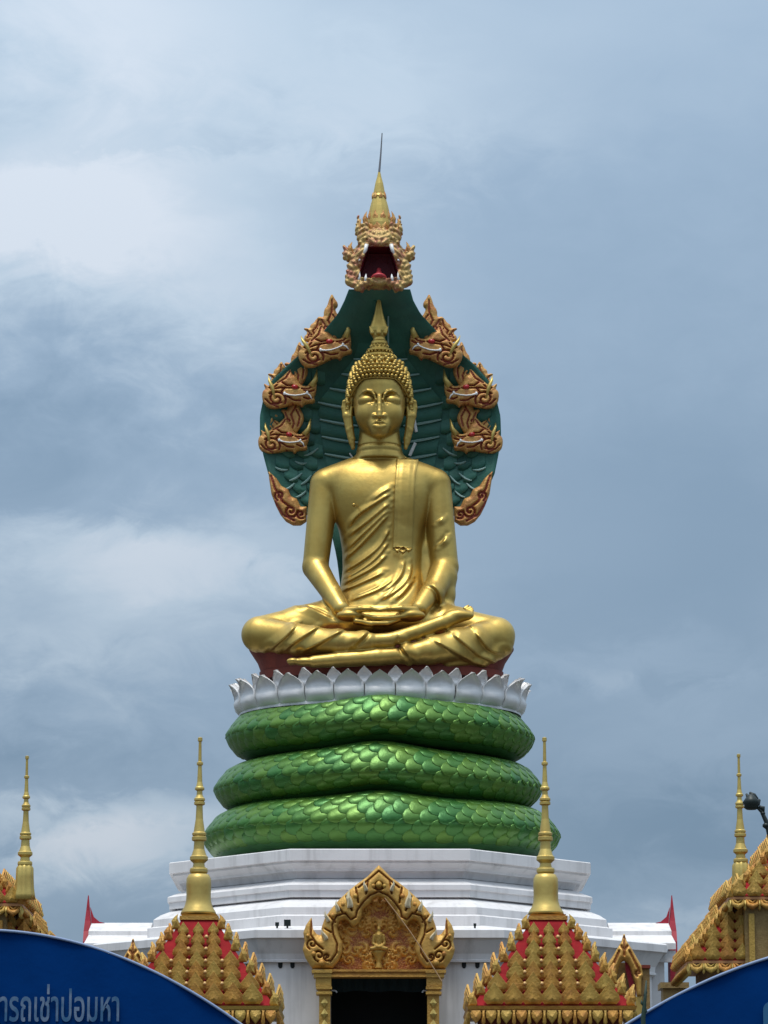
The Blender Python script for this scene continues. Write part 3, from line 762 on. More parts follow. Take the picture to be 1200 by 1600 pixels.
# belly plates across the middle and rounded flank scales, each lapping over the next
HOODS = mat('teal_scale_paint', (0.024, 0.135, 0.098), 0.5, 0.0, (0.014, 0.09, 0.068), 1.5, 9, (.35, .65), .3, 8, rand_col=(0.05, 0.19, 0.14))
def hood_plate(pts_top, pts_bot, o_top, o_bot, name):
    n_ = len(pts_top); V = []
    for t, ot in ((0, o_top), (.5, (o_top + o_bot) / 2), (1, o_bot)):
        for a, b in zip(pts_top, pts_bot):
            x, y = a[0] + (b[0] - a[0]) * t, a[1] + (b[1] - a[1]) * t; V.append(hood_pt(y, u_of(x, y), ot))
    for b in pts_bot: V.append(hood_pt(b[1], u_of(*b), 2.0))
    F = [(r * n_ + i, (r + 1) * n_ + i, (r + 1) * n_ + i + 1, r * n_ + i + 1) for r in range(3) for i in range(n_ - 1)]
    add(name, V, F, HOODS, hood, True)
for k in range(9):
    hwid = np.interp(k, [0, 3, 5, 8], [42, 98, 92, 78]); yb = 558 + k * 26
    arcp = lambda y0, h_: [(594.5 + h_ * t, y0 - 13 * (t * h_ / 100) ** 2 + 5) for t in np.linspace(-1, 1, 13)]
    hp2 = np.interp(k - 1, [-1, 0, 3, 5, 8], [34, 42, 98, 92, 78])
    hood_plate(arcp(yb - 26, hp2), arcp(yb, hwid), 3.0, 6.0, 'belly_plate')
for r in range(12):
    y = 588 + r * 19
    for c in range(9):
        off_ = np.interp(y, [560, 636, 690, 770], [78, 96, 90, 80]) + 12 + c * 22 + (11 if r % 2 else 0)
        for m_ in (-1, 1):
            x = 594.5 + m_ * off_
            if abs(u_of(x, y + 10)) > .90 or abs(u_of(x + m_ * 9, y + 10)) > .95 or abs(u_of(x + m_ * 9, y - 8)) > .95: continue
            tp_ = [(x + q * 10, y - 9 - 3 * m_ * q) for q in (-1, -.5, 0, .5, 1)]; bt_ = [(x + q * 10.5, y + 13 - 5 * q * q - 4 * m_ * q) for q in (-1, -.5, 0, .5, 1)]
            hood_plate(tp_, bt_, 3.0, 5.4, 'hood_scale')
# centre keel behind the finial and the rod beside it
MB().tube([hood_pt(y, u_of(586, y), 4) for y in (470, 490, 510, 530)], .03, 6).obj('keel', HOODG, hood)
MB().tube([hood_pt(y, u_of(606.5, y), 5) for y in np.linspace(494, 548, 6)], .022, 6).obj('conductor_rod', LINEG, hood)
# bare white strips beside the neck
for (a, b) in (((647, 655), (650.5, 675)), ((649, 692), (640, 712)), ((546, 708), (551, 715))):
    d = 9; w = 2.6 if a[0] > 600 else 1.2
    pa, pb = hood_pt(a[1], u_of(*a), d), hood_pt(b[1], u_of(*b), d)
    MB().tube([pa, pb], w * S, 8).obj('white_strip', ENAM, hood)

# side heads --------------------------------------------------------------
HEAD = [(25, -29), (28, -20), (31, -8), (31, 4), (30, 10), (33, 14), (31, 19), (24, 20), (19, 23), (15, 31), (11, 25), (0, 29), (-11, 36), (-26, 43), (-38, 39), (-44, 28), (-45, 16), (-41, 12), (-47, 2), (-38, 6), (-33, 3), (-28, -4), (-22, -14), (-12, -33), (-9, -22), (-2, -20), (4, -10), (10, -6), (17, -7), (21, -14)]
CREST = [(-12, -6), (-14, -18), (-10, -28), (-12, -36), (-18, -40), (-14, -44), (-8, -42), (-8, -54), (-3, -62), (-1, -72), (3, -82), (6, -74), (11, -66), (11, -60), (7, -56), (10, -48), (16, -38), (17, -28), (13, -16), (8, -4)]
HG = [[(-30, 36), (-20, 34), (-14, 30)], [(-34, 20), (-30, 16), (-24, 14)], [(2, 28), (8, 31), (14, 29)], [(16, 14), (22, 15), (28, 12)], [(-20, -4), (-12, 0), (-4, -2)], [(14, 2), (22, 3), (28, -2)], [(-26, 2), (-30, 8), (-36, 10)], sp(-22, 26, 14, 1.5, 0.4, 22, -1), [(-33, 12), (-20, 6), (-6, 3), (6, 0)], [(-26, -2), (-16, -12), (-12, -26)], [(10, 0), (20, -2), (27, -12)], [(-8, 18), (2, 22), (12, 20)], [(-38, 30), (-30, 36), (-18, 38)], [(-14, 4), (-18, 14), (-10, 18)]]
CG = [[(2, -8), (4, -22), (-2, -36), (3, -50), (3, -70)], [(-8, -14), (-6, -28), (-11, -38)], [(10, -18), (11, -34), (4, -46)], sp(-4, -24, 5, 1, 1, 8)]
def sc_pts(pts, k, rot=0.0):
    c, s_ = math.cos(rot), math.sin(rot); return [((x * c - y * s_) * k * S, -(x * s_ + y * c) * k * S) for x, y in pts]
hv, hq, hp = relief([[tuple(q) for q in smooth_poly(sc_pts(HEAD, 1), 1)]], [], [sc_pts(q, 1) for q in HG], .16, .13, .018, .5, .032)
cv_, cq, cp = relief([[tuple(q) for q in smooth_poly(sc_pts(CREST, 1), 1)]], [], [sc_pts(q, 1) for q in CG], .10, .09, .018, .5, .028)
head_me = mesh_data('naga_head', hv, hq, CARVE, True)
a_ = head_me.attributes.new('paint', 'FLOAT', 'POINT'); a_.data.foreach_set('value', hp.astype(np.float32))
crest_me = mesh_data('crest', cv_, cq, CARVE, True)
a_ = crest_me.attributes.new('paint', 'FLOAT', 'POINT'); a_.data.foreach_set('value', cp.astype(np.float32))
ev, ef = lathe([(.004, -.045), (.03, -.036), (.045, 0), (.03, .036), (.004, .045)], (0, 0, 0), 10); eye_me = mesh_data('eye', ev, ef, EYER, True)
tq = MB(); tq.tube([(x * S, -.15 - .02, -y * S) for x, y in [(-13, 13.5), (-6, 14), (3, 13), (12, 10), (20, 6), (25, 8), (29, 13)]], [.026, .016, .016, .016, .019, .019, .012], 7)
for x, y in ((-13, 13), (20, 5)): V, Fc = lathe([(.01, -.04), (.028, -.025), (.034, 0), (.022, .03), (.01, .04)], (x * S, -.165, 0), 8); tq.add([(a, b, c - y * S) for a, b, c in V], Fc)
teeth_me = mesh_data('teeth', tq.V, tq.F, ENAM, True)
tv_, tf_ = leaf_plate(.09, .20, .06, lf_pts); horn_me = mesh_data('horn', *tube([(.36, -.09, .10), (.43, -.10, .28), (.41, -.08, .54)], [.085, .06, .008], 8), GOLDP, True)
flick = mesh_data('gilt_flick', *tube([(-.40, -.13, -.36), (-.52, -.14, -.1), (-.62, -.10, .04), (-.66, -.05, .16)], [.03, .05, .035, .008], 6), GOLDP, True)
for m_ in (1, -1):
    for (ex, ey, k, rot, ck, crot, dy) in ((515, 536, 1.06, 0, 1.0, 0, 66), (461, 607, 1.05, 12, .96, 4, 76), (452, 681, .98, 15, .96, 9, 72)):
        px = ex if m_ == 1 else 1189 - ex; Pw = Vector(L(px, ey, hood_dy(ey + 8, min(1.0, abs(u_of(px, ey + 8)))) - 13))
        base = Matrix.Translation(Pw) @ Matrix.Diagonal((m_, 1, 1, 1)) @ Matrix.Rotation(math.radians(rot), 4, 'Y')
        hm = base @ Matrix.Diagonal((k * 1.04, k, k * .90, 1))
        h_ = inst('naga_head', head_me, hm, naga)
        def child(nm, me, M, h_=h_, hm=hm):
            o = bpy.data.objects.new(nm, me); place(o); o.parent = h_; o.matrix_local = hm.inverted() @ M; return o
        child('crest', crest_me, Matrix.Translation(Pw) @ Matrix.Diagonal((m_, 1, 1, 1)) @ Matrix.Translation((0, .05, 0)) @ Matrix.Rotation(math.radians(crot), 4, 'Y') @ Matrix.Diagonal((ck * 1.18, ck, ck, 1)))
        child('neck_flame', crest_me, Matrix.Translation(Pw) @ Matrix.Diagonal((m_, 1, 1, 1)) @ Matrix.Translation((-.42 * k, .08, -.02)) @ Matrix.Rotation(math.radians(10 - crot), 4, 'Y') @ Matrix.Diagonal((.95 * k, .9, .55 * k, 1)))
        child('eye', eye_me, base @ Matrix.Scale(k, 4) @ Matrix.Translation((.0, -.15, .0)) @ Matrix.Diagonal((1.9, 1.2, 1.25, 1)))
        child('teeth', teeth_me, base @ Matrix.Scale(k, 4))
        child('horn', horn_me, base @ Matrix.Scale(k, 4))
        child('gilt_flick', flick, base @ Matrix.Scale(k, 4))
# flame fringe at the lower edge of the hood
fr = [(419, 736), (421, 752), (424, 772), (431, 790), (438, 804), (447, 815), (458, 821), (470, 821), (479, 815), (480, 792), (470, 792), (464, 780), (455, 776), (450, 765), (440, 760), (432, 748)]
fg = [sp(455, 800, 11, 1.4), sp(437, 776, 8, 1.3, 2), sp(470, 805, 7, 1.2, 1), [(424, 745), (430, 765), (442, 785), (455, 795)], [(430, 785), (442, 805), (460, 815)]]
for m_ in (1, -1):
    f2 = (lambda q: [(x, y) for x, y in q]) if m_ == 1 else (lambda q: [(1189 - x, y) for x, y in q])
    pw = [(L(x, y, 76)[0], L(x, y, 76)[2]) for x, y in f2(fr)]; gw_ = [[(L(x, y, 76)[0], L(x, y, 76)[2]) for x, y in f2(q)] for q in fg]
    V, Q, pv = relief([pw], [], gw_, .14, .10, .020, .55, .045); V[:, 1] += D0 + 76 * S
    o = add('flame_fringe', V, Q, CARVE, naga, True); paint_attr(o, pv)

# top head, facing the camera ---------------------------------------------
TD = -28                                            # depth of its front plane
h0 = .020
lo = L(534, 460, 0) - np.array([.1, .9, .25]); hi = L(652, 330, 60) + np.array([.1, .5, .1])
fl = Field(lo, hi, h0)
def q_(px, py, d=0.0): return L(px, py, TD + d)
fl.ell(q_(592, 412, 32), (48 * S, 46 * S, 40 * S), .05)
fl.ell(q_(592, 436, 18), (50 * S, 40 * S, 18 * S), .1)
fl.ell(q_(592, 376, 20), (33 * S, 30 * S, 20 * S), .1)
for m_ in (-1, 1):
    fl.chain([(q_(592 + 20 * m_, 382, 0), .10), (q_(592 + 28 * m_, 398, 0), .12), (q_(592 + 40 * m_, 416, 2), .13), (q_(592 + 44 * m_, 438, 2), .14)], .08)
    fl.chain([(q_(592 + 42 * m_, 440, 0), .14), (q_(592 + 30 * m_, 447, -6), .12), (q_(592 + 16 * m_, 440, -10), .07), (q_(592, 441, -12), .07)], .08)
    fl.cone(q_(592 + 27 * m_, 446, -4), q_(592 + 25 * m_, 455, -2), .10, .03, .05)
    fl.chain([(q_(592 + 36 * m_, 405, 6), .12), (q_(592 + 48 * m_, 399, 8), .13), (q_(592 + 54 * m_, 383, 8), .03)], .05)
    fl.chain([(q_(592 + 50 * m_, 398, 8), .09), (q_(592 + 46 * m_, 386, 8), .03)], .03)
    fl.chain([(q_(592 + 24 * m_, 380, 4), .12), (q_(592 + 31 * m_, 360, 6), .10), (q_(592 + 32 * m_, 338, 8), .02)], .05)
    fl.chain([(q_(592 + 16 * m_, 372, 2), .10), (q_(592 + 21 * m_, 352, 4), .07), (q_(592 + 20 * m_, 340, 6), .02)], .04)
    fl.ell(q_(592 + 10 * m_, 377, -6), (.13, .12, .10), .05)
    fl.cone(q_(592 + 22 * m_, 371, -4), q_(592 + 12 * m_, 370, -7), .05, .06, .02)
fl.cone(q_(592, 372, -6), q_(592, 381, -8), .12, .14, .06)
# carved flame swirls
ca_, cb2, cc_ = fl.ax[0][:, None, None], fl.ax[1][None, :, None], fl.ax[2][None, None, :]
swl = np.sin(np.abs(ca_ + .03) * 24 + 1.6 * np.sin(cc_ * 11 + cb2 * 5)) * np.sin(cc_ * 22 + 1.6 * np.sin(np.abs(ca_ + .03) * 11 + 1))
swl = np.abs(swl)
fl.F = fl.F + (.016 - .040 * swl).astype(np.float32)
# open mouth
Xa = fl.ax[0][:, None]; Za = fl.ax[2][None, :]
mp = [q_(x, y, -4) for x, y in ((575, 387), (609, 387), (616, 408), (624, 433), (612, 438), (592, 436), (572, 438), (560, 433), (568, 408))]
md = poly_sd(Xa, Za, [(p[0], p[2]) for p in mp])
Yd = fl.ax[1][None, :, None] - (D0 + (TD + 34) * S)
mdd = np.maximum(md[:, None, :], Yd)
fl.F = np.maximum(fl.F, -mdd)
V, Q = fl.mesh()
pxs = [(p[0], p[2]) for p in mp]
dmo = poly_sd(V[:, 0].astype(np.float32), V[:, 2].astype(np.float32), pxs)
pv = ((dmo < .025) & (V[:, 1] > D0 + (TD - 9) * S)).astype(float)
nzv = np.sin(V[:, 0] * 26 + np.sin(V[:, 2] * 21) * 2) * np.sin(V[:, 2] * 24 + 1)
thead = add('naga_head', V, Q, mat('top_head_gold_red', (0.50, 0.34, 0.12), 0.5, 0.3, (0.36, 0.135, 0.075), 4, 7, (.45, .6), .5, 14, paint=(0.13, 0.008, 0.016)), naga, True, label='open-mouthed front-facing naga head with tall gilt spire')
paint_attr(thead, pv)
for m_ in (-1, 1):
    for (x, y0, y1, r, d) in ((31, 440, 424, .045, -9), (21, 440, 428, .045, -12)):
        MB().tube([q_(592 + x * m_, y0, d), q_(592 + (x - .5) * m_, (y0 + y1) / 2, d - 1), q_(592 + (x - 1) * m_, y1, d)], [r, r * .8, .006], 7).obj('fang', ENAM, thead, True)
    MB().tube([q_(592 + 19 * m_, 382, -8), q_(592 + 21 * m_, 391, -9), q_(592 + 25 * m_, 399, -8)], [.05, .045, .008], 7).obj('fang', ENAM, thead, True)
    MB().tube([q_(592 + 35 * m_, 408, -5), q_(592 + 29 * m_, 405.5, -7)], [.035, .02], 7).obj('fang', ENAM, thead, True)
tf = Field(q_(575, 442, -20) - .1, q_(610, 415, 40) + .1, .02)
tf.ell(q_(592, 436, 4), (.20, .45, .10), .02); tf.cone(q_(592, 434, -4), q_(592, 421, 16), .09, .05, .08)
V, Q = tf.mesh(); add('tongue', V, Q, TONG, thead, True)
ax_ = L(592.5, 360, TD + 18)
def zp(py, d=TD + 18): return L(592, py, d)[2]
prof = [(17, 378), (19, 368), (20.5, 358), (20.5, 350), (18, 338), (14.5, 323), (10.5, 309), (11.5, 306.5), (9.5, 303.5), (9, 300), (6.5, 287), (3.6, 277), (1.6, 268)]
V, Fc = lathe([(r * S, zp(y)) for r, y in prof], ax_, 12, .8); add('gilt_spire', V, Fc, GOLDP, thead)
fl_v, fl_f = leaf_plate(.20, .34, .05)
fl_me = mesh_data('spire_leaf', fl_v, fl_f, CARVE)
for (n_, r_, y_, k_) in ((9, 19.5, 364, 1.0), (8, 17.5, 346, .8), (7, 11.2, 311, .5)):
    for j in range(n_):
        an = 2 * math.pi * (j + .5) / n_; p = Vector((ax_[0] + r_ * S * math.cos(an), ax_[1] + r_ * S * .8 * math.sin(an), zp(y_)))
        o = bpy.data.objects.new('spire_leaf', fl_me); place(o); o.parent = thead
        o.matrix_local = Matrix.Translation(-origin_of(thead)) @ Matrix.Translation(p) @ Matrix.Rotation(an + math.pi / 2, 4, 'Z') @ Matrix.Rotation(math.radians(-8), 4, 'X') @ Matrix.Scale(k_, 4)
MB().tube([L(592.5, 269, TD + 18), L(595, 240, TD + 18), L(597, 208, TD + 18)], [.028, .02, .013], 6).obj('lightning_rod', RODM, thead)
for m_ in (-1, 1):
    for (x, y, hh) in ((21, 356, .42), (30, 372, .50), (44, 400, .36)):
        lv, lfc = leaf_plate(.16, hh, .08, lf_pts)
        if m_ == -1: lv = [(-a, b, c) for a, b, c in lv]; lfc = [tuple(reversed(f)) for f in lfc]
        p = L(592.5 + x * m_, y, TD + 4); add('flame', [np.array(v) * np.array([-1, 1, 1]) + p for v in lv], [tuple(reversed(f)) for f in lfc], CARVE, thead)

# ------------------------------------------------------------------ lotus pedestal
lot = empty('lotus_pedestal', (0, D0, P(372, 1116, D0)[2]), 'silvery white lotus petal pedestal between the golden statue and green coils', 'pedestal')
LA, LB = 3.34, 2.45
zl0 = P(372, 1121, D0)[2]; zl1 = P(362, 1072, D0)[2]
def lot_frame(th):
    nx_, ny_ = LB * math.sin(th), -LA * math.cos(th); l = math.hypot(nx_, ny_)
    nrm = Vector((nx_ / l, ny_ / l, 0)); return Vector((LA * math.sin(th), D0 - LB * math.cos(th), 0)), nrm, Vector((-nrm.y, nrm.x, 0))
def petal(th, w, zb, zt, r0, lean, n=(10, 9)):
    c, nrm, tg = lot_frame(th); V = []; nu, nv_ = n
    for bk in (0, 1):
        for j in range(nv_ + 1):
            v = j / nv_
            wd = w * (1.0 if v < .46 else max(0.0, 1 - ((v - .46) / .54) ** 2.5))
            wd = max(wd, .015)
            for i in range(nu + 1):
                u = -1 + 2 * i / nu
                bulge = .15 * math.sin(min(1, v / .62) * math.pi) * (1 - .75 * u * u) + lean * max(0, v - .45) ** 1.6 - .05 * max(0, .28 - v) / .28
                rim = .035 * abs(u) ** 8 * (v > .3) + .03 * max(0, v - .9) / .1
                cup = .10 * u * u * max(0, v - .3)
                off = r0 + bulge + rim + cup - (.05 if bk else 0)
                z = zb + (zt - zb) * v - (.03 * u * u * v)
                V.append(c + nrm * off + tg * (u * wd / 2) + Vector((0, 0, z)))
    a = (nu + 1); b = (nv_ + 1) * a; Fc = []
    for j in range(nv_):
        for i in range(nu):
            k = j * a + i; Fc.append((k, k + 1, k + a + 1, k + a)); Fc.append((b + k, b + k + a, b + k + a + 1, b + k + 1))
        k = j * a; Fc.append((k, k + a, b + k + a, b + k)); k = j * a + nu; Fc.append((k, b + k, b + k + a, k + a))
    for i in range(nu):
        k = nv_ * a + i; Fc.append((k, k + 1, b + k + 1, b + k)); k = i; Fc.append((k, b + k, b + k + 1, k + 1))
    return V, Fc
NP = 26
ths = []
# equal arc length round the oval
tt = np.linspace(0, 2 * math.pi, 2001); arc = np.concatenate([[0], np.cumsum(np.hypot(np.diff(LA * np.sin(tt)), np.diff(LB * np.cos(tt))))])
for k in range(2 * NP): ths.append(np.interp((k / (2 * NP)) * arc[-1], arc, tt))
pw_ = arc[-1] / NP
for k in range(2 * NP):
    th = ths[k]; inner = k % 2 == 1
    j1, j2, j3 = [random.uniform(-1, 1) for _ in range(3)]
    if inner: V, Fc = petal(th, pw_ * .56, zl0 + .3, zl1 + .085 + .015 * j1, -.07, .42 + .04 * j2, (8, 8))
    else: V, Fc = petal(th + .004 * j3, pw_ * (.985 + .01 * j2), zl0 + .01, zl1 + .015 * j1, 0, .40 + .05 * j3)
    add('petal', V, Fc, PETAL, lot, True)
V, Fc = [], []
for z, k in ((zl0, 1.0), (zl0 + .10, 1.0), (zl1 - .42, .9)):
    for i in range(64): th = 2 * math.pi * i / 64; V.append((LA * k * math.sin(th), D0 - LB * k * math.cos(th), z))
for r in range(2):
    for i in range(64): Fc.append((r * 64 + i, r * 64 + (i + 1) % 64, (r + 1) * 64 + (i + 1) % 64, (r + 1) * 64 + i))
Fc.append(tuple(range(64))); Fc.append(tuple(reversed(range(128, 192))))
add('core', V, Fc, PETAL, lot, True)

# ------------------------------------------------------------------ the golden seated Buddha
bud = empty('golden_seated_statue', (0, D0, P(400, 1060, D0)[2]), 'huge golden seated Buddha statue with hands in its lap on the lotus pedestal', 'statue')
hB = .019
B = Field((-3.5, D0 - 2.75, P(594, 1062, D0 - 2.2)[2] - .1), (3.5, D0 + 1.35, P(594, 690, D0)[2] + .1), hB)
def R_(px): return px * S
def c3(px, py, dy, r): return (L(px, py, dy), r * S)
def lv(py, cx, dy, a, b): p = L(cx, py, dy); return (p[2], p[0], p[1], a * S, b * S)
# torso
B.loft([lv(712, 594, 18, 32, 26), lv(722, 594, 18, 52, 30), lv(730, 594, 17, 78, 35), lv(742, 594, 15, 90, 41), lv(760, 594, 13, 88, 46), lv(780, 595, 12, 82, 49), lv(800, 596, 12, 77, 49),
        lv(830, 597, 14, 67, 47), lv(860, 598, 15, 63, 46), lv(890, 598, 13, 62, 48), lv(920, 598, 10, 66, 53), lv(950, 598, 5, 80, 60), lv(985, 597, 0, 95, 62)], .10, 2.15, False, .24)
# neck
B.loft([lv(692, 593, 10, 31, 29), lv(698, 593, 10, 34.4, 31.8), lv(702, 593, 10, 35, 32), lv(714, 593, 12, 38, 34), lv(720, 593, 12, 41, 35)], .05)
# shoulders and arms
B.chain([c3(550, 738, 16, 20), c3(511, 756, 13, 24)], .16)
B.chain([c3(639, 738, 16, 20), c3(678, 756, 13, 24)], .16)
B.cone(L(508, 757, 12), L(493, 884, 2), R_(23.5), R_(20), .035)
B.chain([c3(493, 887, 0, 20), c3(533, 951, -72, 13)], .06)
B.cone(L(681, 757, 12), L(695, 884, 2), R_(23.5), R_(21), .035)
B.chain([c3(695, 888, 0, 21), c3(678, 926, -42, 17)], .06)
B.chain([c3(690, 900, -10, 18), c3(655, 951, -72, 13)], .03)
# robe panel hanging between torso and sleeve, sleeve tail
B.chain([c3(660, 800, 22, 12), c3(665, 860, 18, 16), c3(668, 920, 10, 20)], .10)
B.chain([c3(697, 905, -8, 17), c3(698, 930, -16, 12), c3(700, 958, -26, 9)], .12)
# lap, thighs, shins
B.ell(L(596, 980, -15), (R_(150), R_(62), R_(30)), .10)
B.chain([c3(545, 962, 5, 34), c3(470, 980, -40, 32), c3(407, 991, -62, 27.5)], .15)
B.chain([c3(645, 962, 5, 34), c3(715, 982, -40, 31), c3(775, 992, -62, 27.5)], .15)
B.chain([c3(405, 992, -64, 27), c3(470, 1000, -100, 23.5), c3(530, 1004, -118, 18), c3(575, 1002, -124, 14.5)], .06)
B.chain([c3(560, 1003, -122, 11), c3(610, 1000, -124, 11), c3(650, 988, -118, 11), c3(690, 973, -106, 11), c3(716, 963, -98, 10)], .03)
B.chain([c3(777, 994, -64, 27), c3(720, 1007, -98, 25), c3(670, 1018, -116, 20), c3(636, 1023, -122, 15.5)], .06)
B.chain([c3(645, 1023, -118, 13), c3(590, 1027, -126, 13), c3(530, 1031, -128, 11.5), c3(490, 1034, -126, 9.5)], .03)
B.chain([c3(776, 1004, -66, 26), c3(752, 1024, -82, 16), c3(700, 1035, -98, 10)], .06)
# upper foot with toes, lower foot with toes
B.ell(L(716, 962, -98), (R_(24), R_(12), R_(9)), .06)
for k, (dx_, dy_) in enumerate(((0, 0), (1.5, -3.4), (1.5, -6.6), (0, -9.4), (-3, -11.8))):
    B.cone(L(728 + dx_, 961 + dy_ * .9, -99 + k * 3), L(738 + dx_ - k * .7, 957 + dy_ * .95, -97 + k * 3), R_(3.2 - .25 * k), R_(2.5 - .2 * k), .02)
B.ell(L(478, 1034, -127), (R_(18), R_(10), R_(7)), .02); B.ell(L(458, 1033, -127), (R_(10), R_(9), R_(5)), .02); B.cone(L(636, 1011, -128), L(639, 1036, -122), R_(5), R_(5), .03)
for k in range(5):
    B.cone(L(460, 1033.5 + k * .9, -131 + k * 3), L(450 + k * .8, 1032.5 + k * 1.6, -131 + k * 3), R_(3.0 - .2 * k), R_(2.4 - .2 * k), .02)
# hands: palms, four fingers each, thumbs meeting
B.ell(L(548, 962, -92), (R_(22), R_(17), R_(9)), .04); B.ell(L(641, 962, -92), (R_(23), R_(17), R_(9.5)), .04)
for k in range(4):
    d = -103 + k * 8.5; e1 = 2 * abs(k - 1)
    B.chain([c3(556, 970.5, d, 4.2), c3(582, 974, d, 3.8), c3(606, 974, d, 3.5), c3(628 - e1 * 2, 968.5, d, 2.6)], .02)
    B.chain([c3(634, 962.5, d - 1, 4.2), c3(608, 965.5, d - 1, 3.8), c3(586, 965, d - 1, 3.4), c3(566 + e1 * 2, 961.5, d - 1, 2.6)], .02)
B.chain([c3(542, 954, -98, 6.2), c3(562, 951.5, -106, 5), c3(578, 951.5, -107, 4.2), c3(590, 953.5, -106, 3)], .03)
B.chain([c3(648, 953, -98, 6.2), c3(627, 951, -106, 5), c3(608, 951.5, -107, 4.2), c3(594, 953.5, -106, 3)], .03)
# folds: sharp step along the line, fading to one side
Xb = B.ax[0][:, None]; Zb = B.ax[2][None, :]
def folds(lines, dy, amp, w, ylim, side=1):
    D = np.zeros((B.n[0], B.n[2]), np.float32)
    for ln_ in lines:
        pts = [tuple(L(x, y, dy)[[0, 2]]) for x, y in smooth_poly(ln_, 2, False)]
        d, s_ = seg_dist(Xb, Zb, pts)
        # taper toward the ends
        e0 = np.hypot(Xb - pts[0][0], Zb - pts[0][1]); e1 = np.hypot(Xb - pts[-1][0], Zb - pts[-1][1])
        tp = np.clip(np.minimum(e0, e1) / .18, 0, 1)
        up_ = np.clip(1 - d / w, 0, 1) ** 1.4; dn = np.clip(1 - d / .035, 0, 1)
        prof = np.where(s_ * side > 0, up_, dn - .42 * np.exp(-((d - .065) / .035) ** 2))
        D = np.maximum(D, prof * tp) + np.minimum(0, np.where(D > .05, 0, prof * tp))
    Yw = np.clip((ylim - B.ax[1]) / .25, 0, 1)[None, :, None]
    B.F -= (amp * D)[:, None, :] * Yw
TOR = [[(612, 772), (585, 789), (556, 806), (544, 823)], [(611, 786), (580, 812), (554, 829), (543, 836)], [(608, 804), (585, 830), (556, 858), (536, 871)], [(609, 825), (596, 854), (566, 877), (538, 890)],
       [(606, 866), (585, 888), (559, 901), (535, 911)], [(602, 895), (576, 908), (551, 918), (532, 922)], [(619, 905), (595, 924), (566, 935), (548, 941)], [(643, 878), (641, 903), (624, 924), (595, 943)], [(633, 872), (629, 898), (614, 917), (598, 930)],
       [(614, 762), (596, 772), (580, 786)], [(609, 797), (583, 821), (556, 844), (540, 857)], [(608, 846), (590, 873), (562, 893), (538, 903)], [(600, 914), (576, 927), (550, 935)], [(622, 916), (607, 932), (592, 944)], [(645, 905), (634, 925), (616, 943)]]
folds(TOR, -33, .082, .15, D0 + .05, -1)
RS = [[(694, 808), (688, 815), (680, 818)], [(700, 838), (693, 849), (684, 855)]]
folds(RS, -8, .075, .14, D0 + .05, 1)
LEG = [[(464, 974), (454, 989), (437, 1003), (420, 1011)], [(502, 977), (485, 990), (460, 1006), (443, 1015)], [(540, 985), (519, 998), (493, 1011), (468, 1021)], [(576, 986), (568, 999), (552, 1012)]]
folds(LEG, -118, .10, .26, D0 - .5, -1)
LEG2 = [[(741, 985), (755, 1005), (772, 1018), (790, 1014)], [(706, 991), (728, 1011), (755, 1027), (782, 1031)], [(676, 1003), (701, 1017), (736, 1033), (765, 1039)], [(625, 1006), (630, 1020), (642, 1031)]]
folds(LEG2, -115, .10, .26, D0 - .5, 1)
folds([[(470, 949), (495, 957), (520, 972)]], -45, .08, .22, D0 - .2, -1)
# neck rings, hem at the shoulder, sleeve edge
for py_, a_n, b_n in ((698.5, 34.6, 32), (708.5, 37, 33.4), (718, 41, 35)):
    B.chain([(L(593 + a_n * math.sin(t_), py_, 10) + np.array([0, -b_n * S * math.cos(t_), 0]), R_(1.5)) for t_ in np.linspace(-1.5, 1.5, 15)], .035, True)
folds([[(668, 913), (680, 919), (688, 932), (687, 950)]], -50, .06, .16, D0 - .1, 1)
B.blur(1)
# nipple and arm pit line
B.ell(L(553, 789, -38), (.045, .05, .045), .03)
# front depth map for the sash
Fm = B.F; neg = Fm < 0; first = neg.argmax(1); anyn = neg.any(1)
def ysurf(x, z):
    i = int(round((x - B.lo[0]) / hB)); k = int(round((z - B.lo[2]) / hB))
    if not (0 <= i < B.n[0] and 0 <= k < B.n[2]) or not anyn[i, k]: return None
    j = first[i, k]; f0, f1 = Fm[i, max(j - 1, 0), k], Fm[i, j, k]
    return B.ax[1][j] - hB * (0 - f1) / (f0 - f1 + 1e-9) * 1.0
V, Q = B.mesh()
body = add('body', V, Q, GOLD, bud, True)
# sash: folded cloth over the shoulder, following the chest
rows = 64; cols = 9; G0 = []
pys = np.linspace(712, 857, rows)
for iy, py in enumerate(pys):
    xl = np.interp(py, [712, 740, 760, 800, 857], [619.5, 618, 617, 616, 614]); xr = np.interp(py, [712, 740, 760, 800, 857], [654, 650, 648.5, 647, 644.5])
    row = []
    for ic in range(cols):
        t = ic / (cols - 1); px = xl + (xr - xl) * t
        pyy = py - (4 * abs(math.sin(t * 9.4)) if iy == rows - 1 else 0)
        p = L(px, pyy, -34)
        y = ysurf(p[0], p[2])
        row.append([p[0], y, p[2]])
    G0.append(row)
yy = np.array([[np.nan if c[1] is None else c[1] for c in r] for r in G0], float)
for ic in range(cols):
    c = yy[:, ic]; ok = ~np.isnan(c); c[~ok] = c[ok][0] + .02 * np.arange((~ok).sum(), 0, -1) if (~ok).any() and ok.any() else c[~ok]
flat = yy.mean(1, keepdims=True) * .55 + yy * .45
